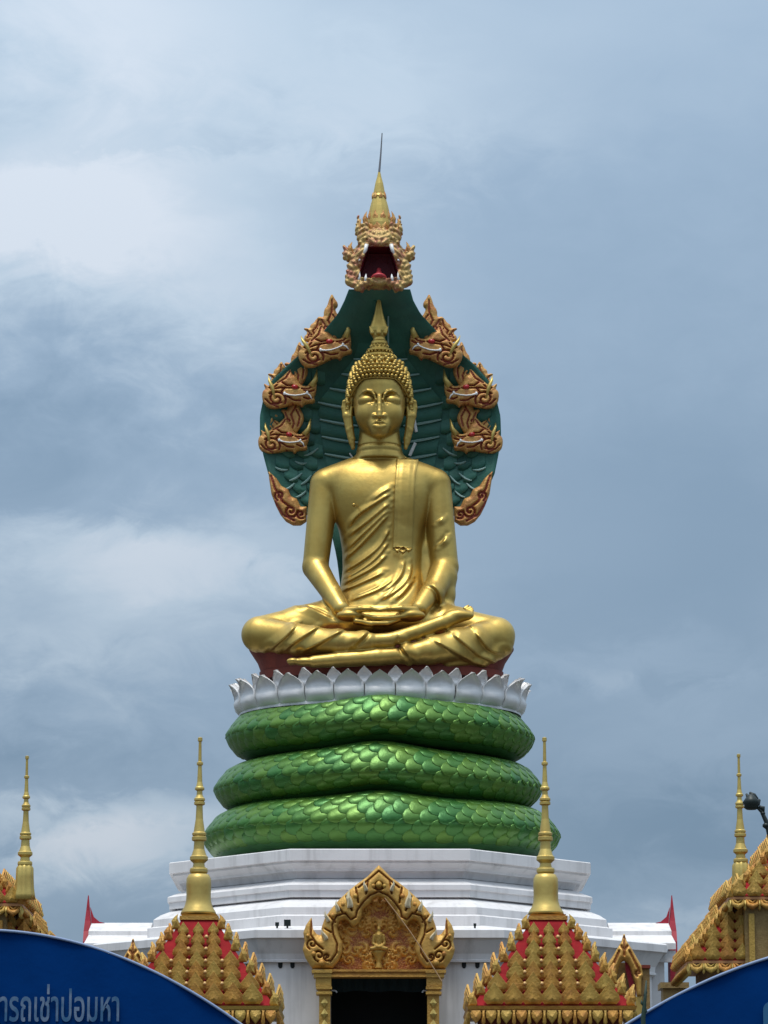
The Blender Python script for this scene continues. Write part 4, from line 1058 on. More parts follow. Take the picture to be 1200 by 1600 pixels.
# taut cloth: hangs from the chest, never behind the surface
for r in range(1, rows): flat[r] = np.minimum(flat[r], flat[r - 1] + .028)
k5 = np.ones(5) / 5; pad = np.pad(flat, ((2, 2), (0, 0)), 'edge'); flat = sum(pad[i:i + rows] for i in range(5)) / 5
sf = []; 
for bk in (0, 1):
    for r in range(rows):
        for ic in range(cols):
            e_ = abs(2 * ic / (cols - 1) - 1)
            sf.append((G0[r][ic][0], min(flat[r][ic], yy[r][ic]) - (.085 - .03 * (e_ < .99) * (e_ > .6)) + (.12 if bk else 0), G0[r][ic][2]))
Fc = []
for r in range(rows - 1):
    for ic in range(cols - 1):
        a = r * cols + ic; Fc.append((a, a + cols, a + cols + 1, a + 1)); a += rows * cols; Fc.append((a, a + 1, a + cols + 1, a + cols))
    a = r * cols; Fc.append((a, a + rows * cols, a + cols + rows * cols, a + cols)); a += cols - 1; Fc.append((a, a + cols, a + cols + rows * cols, a + rows * cols))
for ic in range(cols - 1):
    a = ic; Fc.append((a, a + 1, a + 1 + rows * cols, a + rows * cols)); a = (rows - 1) * cols + ic; Fc.append((a, a + rows * cols, a + 1 + rows * cols, a + 1))
add('shoulder_sash', sf, Fc, GOLD, bud, True)
# ruffles under the sash end
for (x0, x1, y0) in ((617, 625, 858), (625, 634, 860), (634, 643, 857)):
    pts = [L(x0, y0, -40), L((x0 + x1) / 2, y0 + 3.5, -43), L(x1, y0, -40)]
    MB().tube(pts, [.03, .05, .03], 8).obj('sash_ruffle', GOLD, bud, True)
# red seat under the legs
sV, sF = [], []
for (py, a, b) in ((1066, 186, 80), (1053, 187, 80), (1052.5, 184, 78), (1036, 190, 78), (1016, 203, 76), (1004, 200, 66)):
    p = L(596, py, -30)
    for i in range(72):
        an = 2 * math.pi * i / 72; c, s_ = math.cos(an), math.sin(an)
        sV.append((p[0] + a * S * math.copysign(abs(c) ** .72, c), p[1] + b * S * math.copysign(abs(s_) ** .72, s_), p[2]))
for r in range(5):
    for i in range(72): sF.append((r * 72 + i, r * 72 + (i + 1) % 72, (r + 1) * 72 + (i + 1) % 72, (r + 1) * 72 + i))
sF.append(tuple(reversed(range(72)))); sF.append(tuple(range(360, 432)))
add('red_seat', sV, sF, REDS, bud)

# head ---------------------------------------------------------------------
hH = .0125
HC = 592.8
lo = L(525, 726, 60) - np.array([0, 2.0, .15]); hi = L(660, 545, 60) + np.array([0, 0.25, .15])
H = Field(lo, hi, hH)
def hlv(py, a, b, c=0.0): p = L(HC, py, 4 + c); return (p[2], p[0], p[1], a * S, b * S)
H.loft([hlv(566, 20, 24), hlv(574, 30, 34), hlv(584, 37, 41), hlv(596, 40.5, 45), hlv(610, 42, 47), hlv(626, 42, 47.5), hlv(640, 40.5, 47), hlv(651, 38.2, 46), hlv(661, 34.6, 44.5, -1), hlv(670, 31, 42, -2),
        hlv(676, 27, 38, -4), hlv(681.5, 21, 32, -6), hlv(686, 13.5, 24, -9), hlv(689, 6, 13, -12)], .04, 2.1, False, .07)
# neck inside the head mesh
H.loft([lv(655, HC, 10, 28, 26), lv(680, 593, 10, 32, 30), lv(690, 593, 10, 33, 31), lv(698.5, 593, 10, 34.4, 31.8)], .03)
def fy(x, base=-43.5): return 4 + (base - 4) * math.sqrt(max(.05, 1 - (x / 42.0) ** 2))
def f3(px, py, out=0.0): return L(px, py, fy(px - HC) - out)
H.blur(2)
for m_ in (-1, 1):
    X_ = lambda x: HC + m_ * x
    # socket, then the closed lid and the brow
    H.ell(f3(X_(18.5), 620.5, 3.5), (R_(15), R_(10), R_(10.5)), .03, True)
    H.ell(f3(X_(19), 625.0, -6.2), (R_(13.5), R_(9.4), R_(7.4)), .004)
    brow = [(5.2, 634, 1.0), (5.8, 624, 1.2), (8.2, 616, 1.6), (13, 611.2, 2), (19, 610, 2), (25, 612.4, 1.8), (30.5, 618, 1.2)]
    H.chain([(f3(X_(x), y, .2), r * S) for x, y, r in brow], .02)
    H.chain([(f3(X_(x), y, 1.0), r * S) for x, y, r in ((7.6, 628, 1.4), (12, 631.6, 2.2), (19, 633.2, 2.5), (26, 631, 2.1), (31, 626, 1.2))], .010, True)
    H.cone(f3(X_(6.2), 630, 1), f3(X_(8.5), 646, 2), R_(2.2), R_(2.4), .05, True)
    H.ell(f3(X_(5.8), 649.5, 1.0), (R_(3.9), R_(4.2), R_(3.2)), .02)
    H.ell(f3(X_(20), 648, -12.5), (R_(15), R_(14), R_(16)), .25)
H.chain([(f3(HC, 620, .2), R_(3.6)), (f3(HC, 632, 3.6), R_(3.4)), (f3(HC, 643, 6.8), R_(3.6)), (f3(HC, 649.5, 7.8), R_(4.2))], .025)
H.cone(f3(HC - 4, 655, 6), f3(HC + 4, 655, 6), R_(1.8), R_(1.8), .02, True)
H.ell(f3(HC, 664, -5), (R_(15), R_(9), R_(11)), .12)
H.chain([(f3(X, y, o), r * S) for X, y, o, r in ((HC - 10.5, 661.6, 2, 1.4), (HC - 4, 658.8, 3.6, 2.4), (HC, 659.8, 3.8, 2.1), (HC + 4, 658.8, 3.6, 2.4), (HC + 10.5, 661.6, 2, 1.4))], .015)
H.chain([(f3(X, y, o), r * S) for X, y, o, r in ((HC - 8.5, 664.8, 2.6, 1.8), (HC, 666.4, 3.4, 3.1), (HC + 8.5, 664.8, 2.6, 1.8))], .015)
H.chain([(f3(X, y, o), r * S) for X, y, o, r in ((HC - 11, 662.6, 4.5, .8), (HC - 4, 662.4, 5.6, .9), (HC + 4, 662.4, 5.6, .9), (HC + 11, 662.6, 4.5, .8))], .01, True)
H.chain([(f3(X, y, 3.5), R_(1.8)) for X, y in ((HC - 7, 671.5), (HC, 673), (HC + 7, 671.5))], .05, True)
H.ell(f3(HC, 676.5, -6), (R_(10), R_(8), R_(7)), .2)
# ears
for m_ in (-1, 1):
    X_ = lambda x: HC + m_ * x
    out_ = [(44, 631, 2, 2.8), (49.5, 625.5, 4, 3), (55, 628, 6, 3), (56.5, 637, 7, 3), (54.5, 650, 7, 3.2), (50, 666, 6, 3.6), (45.5, 683, 5, 4), (41.4, 700, 4, 2.8)]
    H.chain([c3(X_(x), y, d, r) for x, y, d, r in out_], .02)
    inn = [(43.5, 636, 0, 2.2), (45, 650, 1, 3), (43.6, 668, 2, 3.4), (41, 686, 3, 3.2), (40.5, 699, 4, 2.2)]
    H.chain([c3(X_(x), y, d, r) for x, y, d, r in inn], .02)
    H.chain([c3(X_(x), y, d, r) for x, y, d, r in [(50, 632, 8, 6), (50, 650, 7, 6.5), (47, 672, 6, 5.5), (43.5, 692, 5, 4)]], .03)
    H.cone(c3(X_(51), 632, 0, 1)[0], c3(X_(52), 642, 0, 1)[0], R_(3.4), R_(3), .02, True)
V, Q = H.mesh(); head = add('head', V, Q, GOLD, bud, True)
# hair cap, hairline bands, curls
cz = L(HC, 644, 4); cx_, cy_, czz = cz
hp_front = L(HC, 590, -42); hp_side = L(HC + 43, 640, 2)
def hair_limit(y): return np.interp(y, [hp_front[1], hp_front[1] + .10, hp_side[1] - .2, hp_side[1], hp_side[1] + .5], [hp_front[2], hp_front[2] - .01, hp_side[2] + .25, hp_side[2], hp_side[2] - .5])
ra, rb, rc = R_(46.5), R_(51), (L(HC, 565, 4)[2] - czz)
CP = .40
def hcos(e_): return max(0.0, math.cos(e_)) ** CP
V = []; nlat, nlon = 28, 64
for i in range(nlat + 1):
    el_ = math.pi / 2 * (1 - i / nlat) 
    for j in range(nlon):
        an = 2 * math.pi * j / nlon
        V.append((cx_ + ra * hcos(el_) * math.cos(an), cy_ + rb * hcos(el_) * math.sin(an), czz + rc * math.sin(el_)))
V = np.array(V); lim = hair_limit(V[:, 1]); low = V[:, 2] < lim
V[low, 2] = lim[low]
# keep vertices below the hairline inside the skull
V[low, 0] = cx_ + (V[low, 0] - cx_) * .93; V[low, 1] = cy_ + (V[low, 1] - cy_) * .93
Fc = [(i * nlon + j, (i + 1) * nlon + j, (i + 1) * nlon + (j + 1) % nlon, i * nlon + (j + 1) % nlon) for i in range(nlat) for j in range(nlon)]
hair = add('hair', V, Fc, GOLD, bud, True)
peg, pegf = lathe([(.038, -.01), (.052, .015), (.056, .05), (.047, .095), (.018, .125)], (0, 0, 0), 8)
cb_ = MB()
def hair_hit(an):
    lo_, hi_ = 0.0, math.pi / 2
    for _ in range(24):
        e2 = (lo_ + hi_) / 2; z = czz + rc * math.sin(e2); y = cy_ + rb * hcos(e2) * math.sin(an)
        if z > hair_limit(y): hi_ = e2
        else: lo_ = e2
    return hi_
for row in range(10):
    nj = int(2 * math.pi / (.142 if row < 3 else .155) / 1.0)
    for j in range(nj):
        an = -math.pi / 2 + 2 * math.pi * (j + .5 * (row % 2)) / nj
        if math.sin(an) > .55: continue
        e2 = hair_hit(an) + .04 + row * .097
        if e2 > 1.20: continue
        if row >= 3 and (j % 2) and e2 > .95: continue
        nzz = math.sin(e2) ** 2.2; nrm = Vector((math.cos(an), math.sin(an), 0)) * math.sqrt(max(0, 1 - nzz * nzz)) + Vector((0, 0, nzz)); nrm.normalize()
        p = Vector((cx_ + ra * hcos(e2) * math.cos(an), cy_ + rb * hcos(e2) * math.sin(an), czz + rc * math.sin(e2)))
        Rm = nrm.to_track_quat('Z', 'Y').to_matrix(); k = .86 if row < 1 else 1.0
        cb_.add([p + Rm @ (Vector(v) * k) for v in peg], pegf)
cb_.obj('hair_curls', GOLD, bud, True, kind='stuff')
# beaded band along the hairline
band = MB()
for off in (.0, .055):
    pts = []
    for an in np.linspace(-math.pi / 2 - 1.25, -math.pi / 2 + 1.25, 40):
        e2 = hair_hit(an) + off; pts.append((cx_ + (ra + .012) * hcos(e2) * math.cos(an), cy_ + (rb + .012) * hcos(e2) * math.sin(an), czz + (rc + .0) * math.sin(e2)))
    band.tube(pts, .018, 6)
for py in (587.5, 580):
    p = L(HC, py, -45); V, Fc = lathe([(.005, -.05), (.045, 0), (.005, .05)], p, 4); band.add([(a, b, c + p[2]) for a, b, c in V], Fc)
band.obj('hair_band', GOLD, bud, True)
# crown tiers and flame
def cl(prof, c, n=24, sq=1.0): return lathe([(r * S, L(HC, y, 6)[2]) for r, y in prof], c, n, sq)
cax = L(HC, 545, 6)
tier = MB(); V, Fc = cl([(26, 566), (25, 562), (26, 559), (25.5, 556), (19, 554.5), (17, 552), (20.5, 550), (20, 547), (14, 545), (12.5, 541), (13.5, 538), (12.8, 534.5), (10, 532), (9, 528)], cax, 28); tier.add(V, Fc)
tp_, tpf = leaf_plate(.10, .13, .06)
for (n_, r, y, k) in ((26, 25.0, 559, .72), (20, 19.4, 550.5, .55), (14, 12.4, 541.5, .75)):
    for j in range(n_):
        an = 2 * math.pi * j / n_; p = Vector((cax[0] + r * S * math.cos(an), cax[1] + r * S * math.sin(an), L(HC, y + 3, 6)[2]))
        M = Matrix.Translation(p) @ Matrix.Rotation(an + math.pi / 2, 4, 'Z') @ Matrix.Scale(k, 4); tier.add([M @ Vector(v) for v in tp_], tpf)
tier.obj('crown', GOLD, bud, False)
ff = Field(L(572, 534, 6) - np.array([.05, .35, .05]), L(614, 452, 6) + np.array([.05, .35, .12]), .0105)
FX = 591.8
ff.loft([(L(FX, y, 6)[2], L(FX, y, 6)[0], cax[1], r * S, r * S * .7) for r, y in ((8.5, 532), (8, 528), (12, 524), (15, 518), (14.6, 512), (11.8, 505), (9, 497), (6.6, 488), (4.6, 478), (3, 467), (1.3, 458))], .01)
for m_ in (-1, 1):
    for (x0, y0, x1, y1, r) in ((10, 520, 14.6, 510, 3.4), (4, 523, 6.5, 513, 3)):
        ff.cone(L(FX + x0 * m_, y0, 0), L(FX + x1 * m_, y1, 3), R_(r), R_(.6), .02)
ff.cone(L(FX, 520, -3), L(FX, 502, -1), R_(4.2), R_(1), .02)
ff.cone(L(FX, 525, 6), L(FX + 0, 524, 6), R_(9.5), R_(9.5), .02)
ff.cone(L(FX, 484, 6), L(FX, 457, 6), R_(4.0), R_(1.0), .02)
V, Q = ff.mesh(); add('flame_finial', V, Q, GOLD, bud, True)

# ------------------------------------------------------------------ pavilions
def leaf_nested(w, h, t):
    V, Fc = [], []
    for k, z0, dy in ((1.0, 0, 0), (.72, .05, -.5), (.44, .10, -.95)):
        v2, f2 = leaf_plate(w * k, h * k, t * .8); b = len(V)
        V += [(x, y + dy * t, z + z0 * h) for x, y, z in v2]; Fc += [tuple(i + b for i in f) for f in f2]
    return V, Fc
def spire_prof(tip):
    """(half width px, py) of a gilt spire, photo pixels from its tip downward."""
    return [(1.2, 0), (2.8, 1), (2.8, 6), (1.6, 7), (2.0, 38), (4.0, 39.5), (4.0, 43), (2.2, 44.5), (3.2, 70), (4.6, 77), (6.2, 79), (6.2, 82), (3.4, 84), (3.8, 90), (5.4, 94), (7.2, 96), (7.2, 99), (5.6, 100), (7.2, 101.5), (7.2, 105), (4.0, 107), (4.8, 128),
            (7.4, 148), (9.4, 150), (9.4, 153), (7.8, 154), (9.8, 156), (9.8, 161), (6.6, 163), (7.2, 175), (10.2, 185), (12.2, 187), (12.2, 192), (10, 194), (7.2, 197), (8.2, 203), (11.6, 205), (12.2, 207), (12.2, 211), (10.4, 213)]
def do_spire(parent, px, tip, Y, bell, name='gilt_spire', flute=0, ks=1.0):
    sc = P(px + 1, tip + 100, Y)[0] - P(px, tip + 100, Y)[0]; ax = P(px, tip + 150, Y)
    pr = [((r * 1.12 + .5) * sc * ks, P(px, tip + y * ks, Y)[2]) for r, y in reversed(spire_prof(tip))]
    V, Fc = lathe(pr, ax, 26); sp_ = add(name, V, Fc, GOLDP, parent)
    prb = [(r * sc * ks, P(px, tip + y * ks, Y)[2]) for r, y in bell]
    n_ = 40 if flute else 28
    V, Fc = lathe(list(reversed(prb)), ax, n_)
    if flute:
        V = [(ax[0] + (x - ax[0]) * (1 - .13 * (.5 - .5 * math.cos(flute * math.atan2(y - ax[1], x - ax[0])))), ax[1] + (y - ax[1]) * (1 - .13 * (.5 - .5 * math.cos(flute * math.atan2(y - ax[1], x - ax[0])))), z) for x, y, z in V]
    add('spire_bell', V, Fc, GOLDP, parent, True)
    return sp_
YI = 68.0
def copy_tree(o, parent=None):
    c = o.copy(); place(c)
    if parent is not None: c.parent = parent
    for ch in [q for q in BYP.get(o.name, [])]: copy_tree(ch, c)
    return c
def pavilion_inner():
    px0 = 852; sc = P(px0 + 1, 1500, YI)[0] - P(px0, 1500, YI)[0]; cx = P(856, 1500, YI)[0]
    r_ = empty('spired_pavilion', (cx, YI, TZ), None, 'pavilion', 'gilt spired pavilions with red pyramid roofs')
    do_spire(r_, px0, 1152, YI, [(9.5, 212), (16, 215), (19, 221), (19.5, 232), (19, 246), (19.5, 256), (22, 265), (27, 273), (28, 277)])
    # everything below uses half widths w(px) at the roof's own depth
    def zf(py, hw): return P(px0, py, YI - hw * sc)[2]
    ring = MB()
    def sq(hw0, z0, hw1, z1, m_): 
        V = []
        for hw, z in ((hw0, z0), (hw1, z1)): V += [(cx - hw, YI - hw, z), (cx + hw, YI - hw, z), (cx + hw, YI + hw, z), (cx - hw, YI + hw, z)]
        m_.add(V, [(3, 2, 1, 0), (4, 5, 6, 7), (0, 1, 5, 4), (1, 2, 6, 5), (2, 3, 7, 6), (3, 0, 4, 7)])
    sq(30 * sc, zf(1437, 30), 30 * sc, zf(1430.5, 30), ring); sq(27 * sc, zf(1430.4, 30), 28 * sc, zf(1428, 30), ring); ring.obj('spire_base', ORNG, r_)
    vs = np.linspace(0, 1, 9); hw = lambda v: 27 + (121 - 27) * v ** 1.08; pyv = lambda v: 1437 + 134 * v
    rf = MB(); zs = [zf(pyv(v), hw(v)) for v in vs]
    for i in range(8): sq(hw(vs[i + 1]) * sc, zs[i + 1], hw(vs[i]) * sc, zs[i] - .002, rf)
    rf.obj('roof', REDP, r_)
    lv_, lf_ = leaf_nested(31 * sc, 31 * sc, 5 * sc); leaf_me = mesh_data('roof_leaf', lv_, lf_, ORNG)
    pv_, pf_ = leaf_plate(15 * sc, 24 * sc, 6 * sc, lf_pts); hip_me = mesh_data('hip_flame', pv_, pf_, ORNG)
    kv, kf2 = lathe([(.01, -.035), (.035, -.02), (.042, .0), (.03, .025), (.006, .04)], (0, 0, 0), 7); stud = mesh_data('roof_stud', kv, kf2, mat('pale_stud', (0.55, 0.34, 0.13), .45, .2), True)
    rows_ = [(0.17, 3, .62), (.30, 3, .78), (.44, 3, .92), (.58, 5, .95), (.71, 5, 1.0), (.845, 7, 1.02), (.985, 9, 1.08)]
    for face in range(3):
        Rf = Matrix.Rotation((0, -math.pi / 2, math.pi / 2)[face], 4, 'Z')
        for ri, (v, n_, k) in enumerate(rows_):
            w = hw(v) * sc; spc = min(28.5 * sc * (.78 + .22 * v), 2 * w / n_ * 1.0)
            if ri == 6: spc = 2 * w / 8.2
            for j in range(n_):
                x = (j - (n_ - 1) / 2) * spc
                if abs(x) > w * .97: continue
                loc = Matrix.Translation((cx, YI, 0)) @ Rf @ Matrix.Translation((x, -w - .01, zf(pyv(v), hw(v)))) @ Matrix.Rotation(math.radians(14), 4, 'X') @ Matrix.Diagonal((k * min(1, spc / (26 * sc)), 1, k, 1))
                inst('roof_leaf', leaf_me, loc, r_)
            if 0 < ri < 6 and face == 0:
                for x in (-14.5, 14.5, -41, 41):
                    if abs(x) * sc > w * .8 or (abs(x) > 40 and ri < 3): continue
                    inst('roof_stud', stud, Matrix.Translation((cx + x * sc * (.9 + .1 * v), YI - w - .05, zf(pyv(v) - 13, hw(v)))) , r_)
    for v in np.linspace(.1, .99, 8):
        for sx_ in (-1, 1):
            w = hw(v) * sc; M = Matrix.Translation((cx + sx_ * w, YI - w, zf(pyv(v), hw(v)) - .02)) @ Matrix.Diagonal((-sx_ * (1.0), 1, 1, 1))
            inst('hip_flame', hip_me, M, r_)
    eb = MB(); hE = 132
    sq(128 * sc, zf(1577, hE), 130 * sc, zf(1571.3, hE), eb); sq(126 * sc, zf(1579, hE), 126 * sc, zf(1577.1, hE), eb); eb.obj('eave', ORNG, r_)
    shield = [(-.4, 1), (.4, 1), (.5, .8), (.42, .45), (0, 0), (-.42, .45), (-.5, .8)][::-1]
    sv_, sf_ = leaf_plate(17 * sc, 21 * sc, 5 * sc, [(0, 0), (-.42, .45), (-.5, .8), (-.4, 1), (.4, 1), (.5, .8), (.42, .45)]); sh_me = mesh_data('eave_pendant', sv_, sf_, ORNG)
    dv_, df_ = leaf_plate(6 * sc, 25 * sc, 5 * sc, [(0, 0), (-.5, .25), (-.3, 1), (.3, 1), (.5, .25)]); dr_me = mesh_data('eave_drop', dv_, df_, ORNG)
    for face in range(3):
        Rf = Matrix.Rotation((0, -math.pi / 2, math.pi / 2)[face], 4, 'Z')
        for j in range(11):
            x = (j - 5) * 23.2 * sc
            inst('eave_pendant', sh_me, Matrix.Translation((cx, YI, 0)) @ Rf @ Matrix.Translation((x, -127 * sc, zf(1600, hE))), r_)
            if j < 10: inst('eave_drop', dr_me, Matrix.Translation((cx, YI, 0)) @ Rf @ Matrix.Translation((x + 11.6 * sc, -127.5 * sc, zf(1604, hE))), r_)
    fz = MB(); sq(108 * sc, zf(1640, 110), 108 * sc, zf(1579.2, 132), fz); fz.obj('frieze', REDS, r_)
    for sx_ in (-1, 1):
        for sy_ in (-1, 1):
            V, Fc = lathe([(.16, TZ), (.16, TZ + .15), (.11, TZ + .2), (.10, zf(1660, 90)), (.16, zf(1641, 90))], (cx + sx_ * 92 * sc, YI + sy_ * 92 * sc, 0), 14); add('column', V, Fc, GOLDP, r_, True)
    return r_
pav = pavilion_inner()
BYP = {}
for o in bpy.data.objects:
    if o.parent: BYP.setdefault(o.parent.name, []).append(o)
pav['label'] = 'red pyramid roofed gilt pavilion between the carved doorway and the unlettered blue canopy'
p2 = copy_tree(pav); p2.location.x += P(309, 1500, YI)[0] - P(853.5, 1500, YI)[0]
p2['label'] = 'red pyramid roofed gilt pavilion partly hidden behind the lettered blue canopy'

def pavilion_outer(m_):
    """m_ = 1: the one standing right of the axis; built symmetric about its own axis."""
    YO = 68.0; cpx = 1262; sc = P(cpx + 1, 1450, YO)[0] - P(cpx, 1450, YO)[0]; cx = P(cpx, 1450, YO)[0]
    r_ = empty('tiered_pavilion', (cx, YO, TZ), None, 'pavilion', 'tall tiered gilt pavilions at the sides')
    def zf(py, hw): return P(cpx, py, YO - hw * sc)[2]
    def sq(m2, hw0, z0, hw1, z1):
        V = []
        for hw, z in ((hw0 * sc, z0), (hw1 * sc, z1)): V += [(cx - hw, YO - hw, z), (cx + hw, YO - hw, z), (cx + hw, YO + hw, z), (cx - hw, YO + hw, z)]
        m2.add(V, [(3, 2, 1, 0), (4, 5, 6, 7), (0, 1, 5, 4), (1, 2, 6, 5), (2, 3, 7, 6), (3, 0, 4, 7)])
    lv_, lf_ = leaf_nested(25 * sc, 26 * sc, 5 * sc); leaf_me = mesh_data('roof_leaf', lv_, lf_, ORNG)
    pv_, pf_ = leaf_plate(13 * sc, 22 * sc, 6 * sc, lf_pts); hip_me = mesh_data('hip_flame', pv_, pf_, ORNG)
    sw = MB(); sw.tube([(-9 * sc, 0, 0), (-7 * sc, -.03, -7 * sc), (0, -.05, -11 * sc), (7 * sc, -.03, -7 * sc), (9 * sc, 0, 0)], [.02, .04, .06, .04, .02], 6)
    sw.tube([(-6 * sc, 0, 0), (0, -.02, -5 * sc), (6 * sc, 0, 0)], [.015, .03, .015], 6)
    swag_me = mesh_data('eave_swag', sw.V, sw.F, ORNG, True)
    dv_, df_ = leaf_plate(5 * sc, 17 * sc, 5 * sc, [(0, 0), (-.5, .25), (-.3, 1), (.3, 1), (.5, .25)]); dr_me = mesh_data('eave_drop', dv_, df_, GOLDP)
    def sqy(m2, hw0, z0, hw1, z1, ky):
        b0 = len(m2.V); sq(m2, hw0, z0, hw1, z1)
        m2.V[b0:] = [(x, YO + (y - YO) * ky, z) for x, y, z in m2.V[b0:]]
    def tier(hw0, y0, hw1, y1, nrows, ky=1.0, mroof=REDP):
        rf = MB(); vs = np.linspace(0, 1, 6)
        H_ = lambda v: hw1 + (hw0 - hw1) * v ** 1.06; Y_ = lambda v: y1 + (y0 - y1) * v
        zz = [zf(Y_(v), H_(v)) for v in vs]
        for i in range(5): sqy(rf, H_(vs[i + 1]), zz[i + 1], H_(vs[i]), zz[i] - .002, ky)
        rf.obj('roof', mroof, r_)
        for face in range(3):
            Rf = Matrix.Rotation((0, -math.pi / 2, math.pi / 2)[face], 4, 'Z')
            for ri in range(nrows):
                v = (ri + 1) / nrows - .02; w = H_(v) * sc; n_ = max(3, int(2 * w / (22 * sc)))
                for j in range(n_):
                    x = (j - (n_ - 1) / 2 + .5 * (ri % 2)) * 2 * w / n_
                    if abs(x) > w * .97: continue
                    if face != (1 if m_ > 0 else 2) and face != 0 and ri % 2: continue
                    if ky < 1 and face == 0 and abs(x) < 118 * sc: continue
                    inst('roof_leaf', leaf_me, Matrix.Translation((cx, YO, 0)) @ Matrix.Diagonal((1, ky, 1, 1)) @ Rf @ Matrix.Translation((x, -w - .01, zf(Y_(v), H_(v)))) @ Matrix.Rotation(math.radians(12), 4, 'X'), r_)
        for v in np.linspace(.06, 1, nrows * 2):
            for s2 in (-1, 1):
                w = H_(v) * sc; inst('hip_flame', hip_me, Matrix.Translation((cx + s2 * w, YO - w * ky, zf(Y_(v), H_(v)) - .02)) @ Matrix.Diagonal((-s2, 1, 1, 1)), r_)
        eb = MB(); sqy(eb, hw0 + 2, zf(y0 + 4.5, hw0), hw0 + 2, zf(y0 + .3, hw0), ky); eb.obj('eave', mat('eave_terracotta_gold%d' % int(y0), (0.42, 0.19, 0.07), .5, .2), r_)
        n_ = int(2 * hw0 / 21)
        for face in range(3):
            Rf = Matrix.Rotation((0, -math.pi / 2, math.pi / 2)[face], 4, 'Z')
            for j in range(n_ + 1):
                x = (j - n_ / 2) * 2 * hw0 / n_ * sc
                if ky < 1 and face == 0 and abs(x) < 126 * sc: continue
                inst('eave_drop', dr_me, Matrix.Translation((cx, YO, 0)) @ Matrix.Diagonal((1, ky, 1, 1)) @ Rf @ Matrix.Translation((x, -hw0 * sc, zf(y0 + 22, hw0))), r_)
                if j < n_: inst('eave_swag', swag_me, Matrix.Translation((cx, YO, 0)) @ Matrix.Diagonal((1, ky, 1, 1)) @ Rf @ Matrix.Translation((x + hw0 / n_ * sc, -hw0 * sc - .01, zf(y0 + 5, hw0))), r_)
    tier(207, 1494, 146, 1420, 5, .62)
    tier(144, 1401, 92, 1358, 3)
    tier(86, 1349, 40, 1290, 4)
    body_ = MB(); body_.box((cx - 122 * sc, YO - 136 * sc, zf(1560, 136)), (cx + 122 * sc, YO + 122 * sc, zf(1405.5, 144))); body_.obj('upper_storey', mat('storey_gold', (0.30, 0.20, 0.07), .6, .2, (.2, .12, .04), 5, 6, bump=.5, bscale=14), r_)
    for face in range(3):
        Rf = Matrix.Rotation((0, -math.pi / 2, math.pi / 2)[face], 4, 'Z')
        for x in (-112, -78, -44, 0, 44, 78, 112):
            q = MB()
            fr_ = 136 if face == 0 else 122; m2 = MB().box((x * sc - .05, -fr_ * sc - .07, zf(1540, 136)), (x * sc + .05, -fr_ * sc + .01, zf(1428, 136)))
            M = Matrix.Translation((cx, YO, 0)) @ Rf; q.add([M @ Vector(v) for v in m2.V], m2.F)
            q.obj('pilaster', ORNG, r_)
    top = MB(); sq(top, 80, zf(1358.5, 92), 80, zf(1353.5, 86)); sq(top, 38, zf(1290.5, 40), 8, zf(1200, 40)); top.obj('upper_roof', ORNG, r_)
    low = MB(); sqy(low, 178, TZ, 178, zf(1497.5, 216), .6); low.obj('lower_storey', mat('lower_storey_gold', (0.24, 0.14, 0.05), .6, .2, (.16, .09, .03), 5, 6, bump=.4), r_)
    # corner spires standing on the upper roof
    for s2 in (-1, 1):
        pxs = 1157; pX = P(pxs, 1400, YO - 1.1)[0]
        bell = [(8.5, 206), (13, 211), (17, 218), (17.5, 235), (18.5, 255), (20.5, 268), (22, 278)]
        if s2 == -1: do_spire(r_, pxs, 1178, YO - 1.1, bell, 'corner_spire', 8, .80)
    return r_
po = pavilion_outer(1)
po['label'] = 'tiered gilt pavilion with corner spire behind the unlettered blue canopy'
po.location.x += .125
for c in po.children:
    if c.name.startswith(('corner_spire', 'spire_bell')): c.location.x -= .125
BYP = {}
for o in bpy.data.objects:
    if o.parent: BYP.setdefault(o.parent.name, []).append(o)
pl = copy_tree(po); pl.rotation_euler = (0, 0, 0)
pl['label'] = 'tiered gilt pavilion with corner spire behind the lettered blue canopy'
# the left one is the mirror building: its corner spire stands at the corner nearer the axis
pl.location.x = P(-98, 1450, YI)[0]; pl.location.z -= .12
for c in pl.children:
    if c.name.startswith(('corner_spire', 'spire_bell')):
        c.location.x = -c.location.x + (P(34, 1400, YI)[0] - P(7, 1400, YI)[0]); c.location.y -= .62

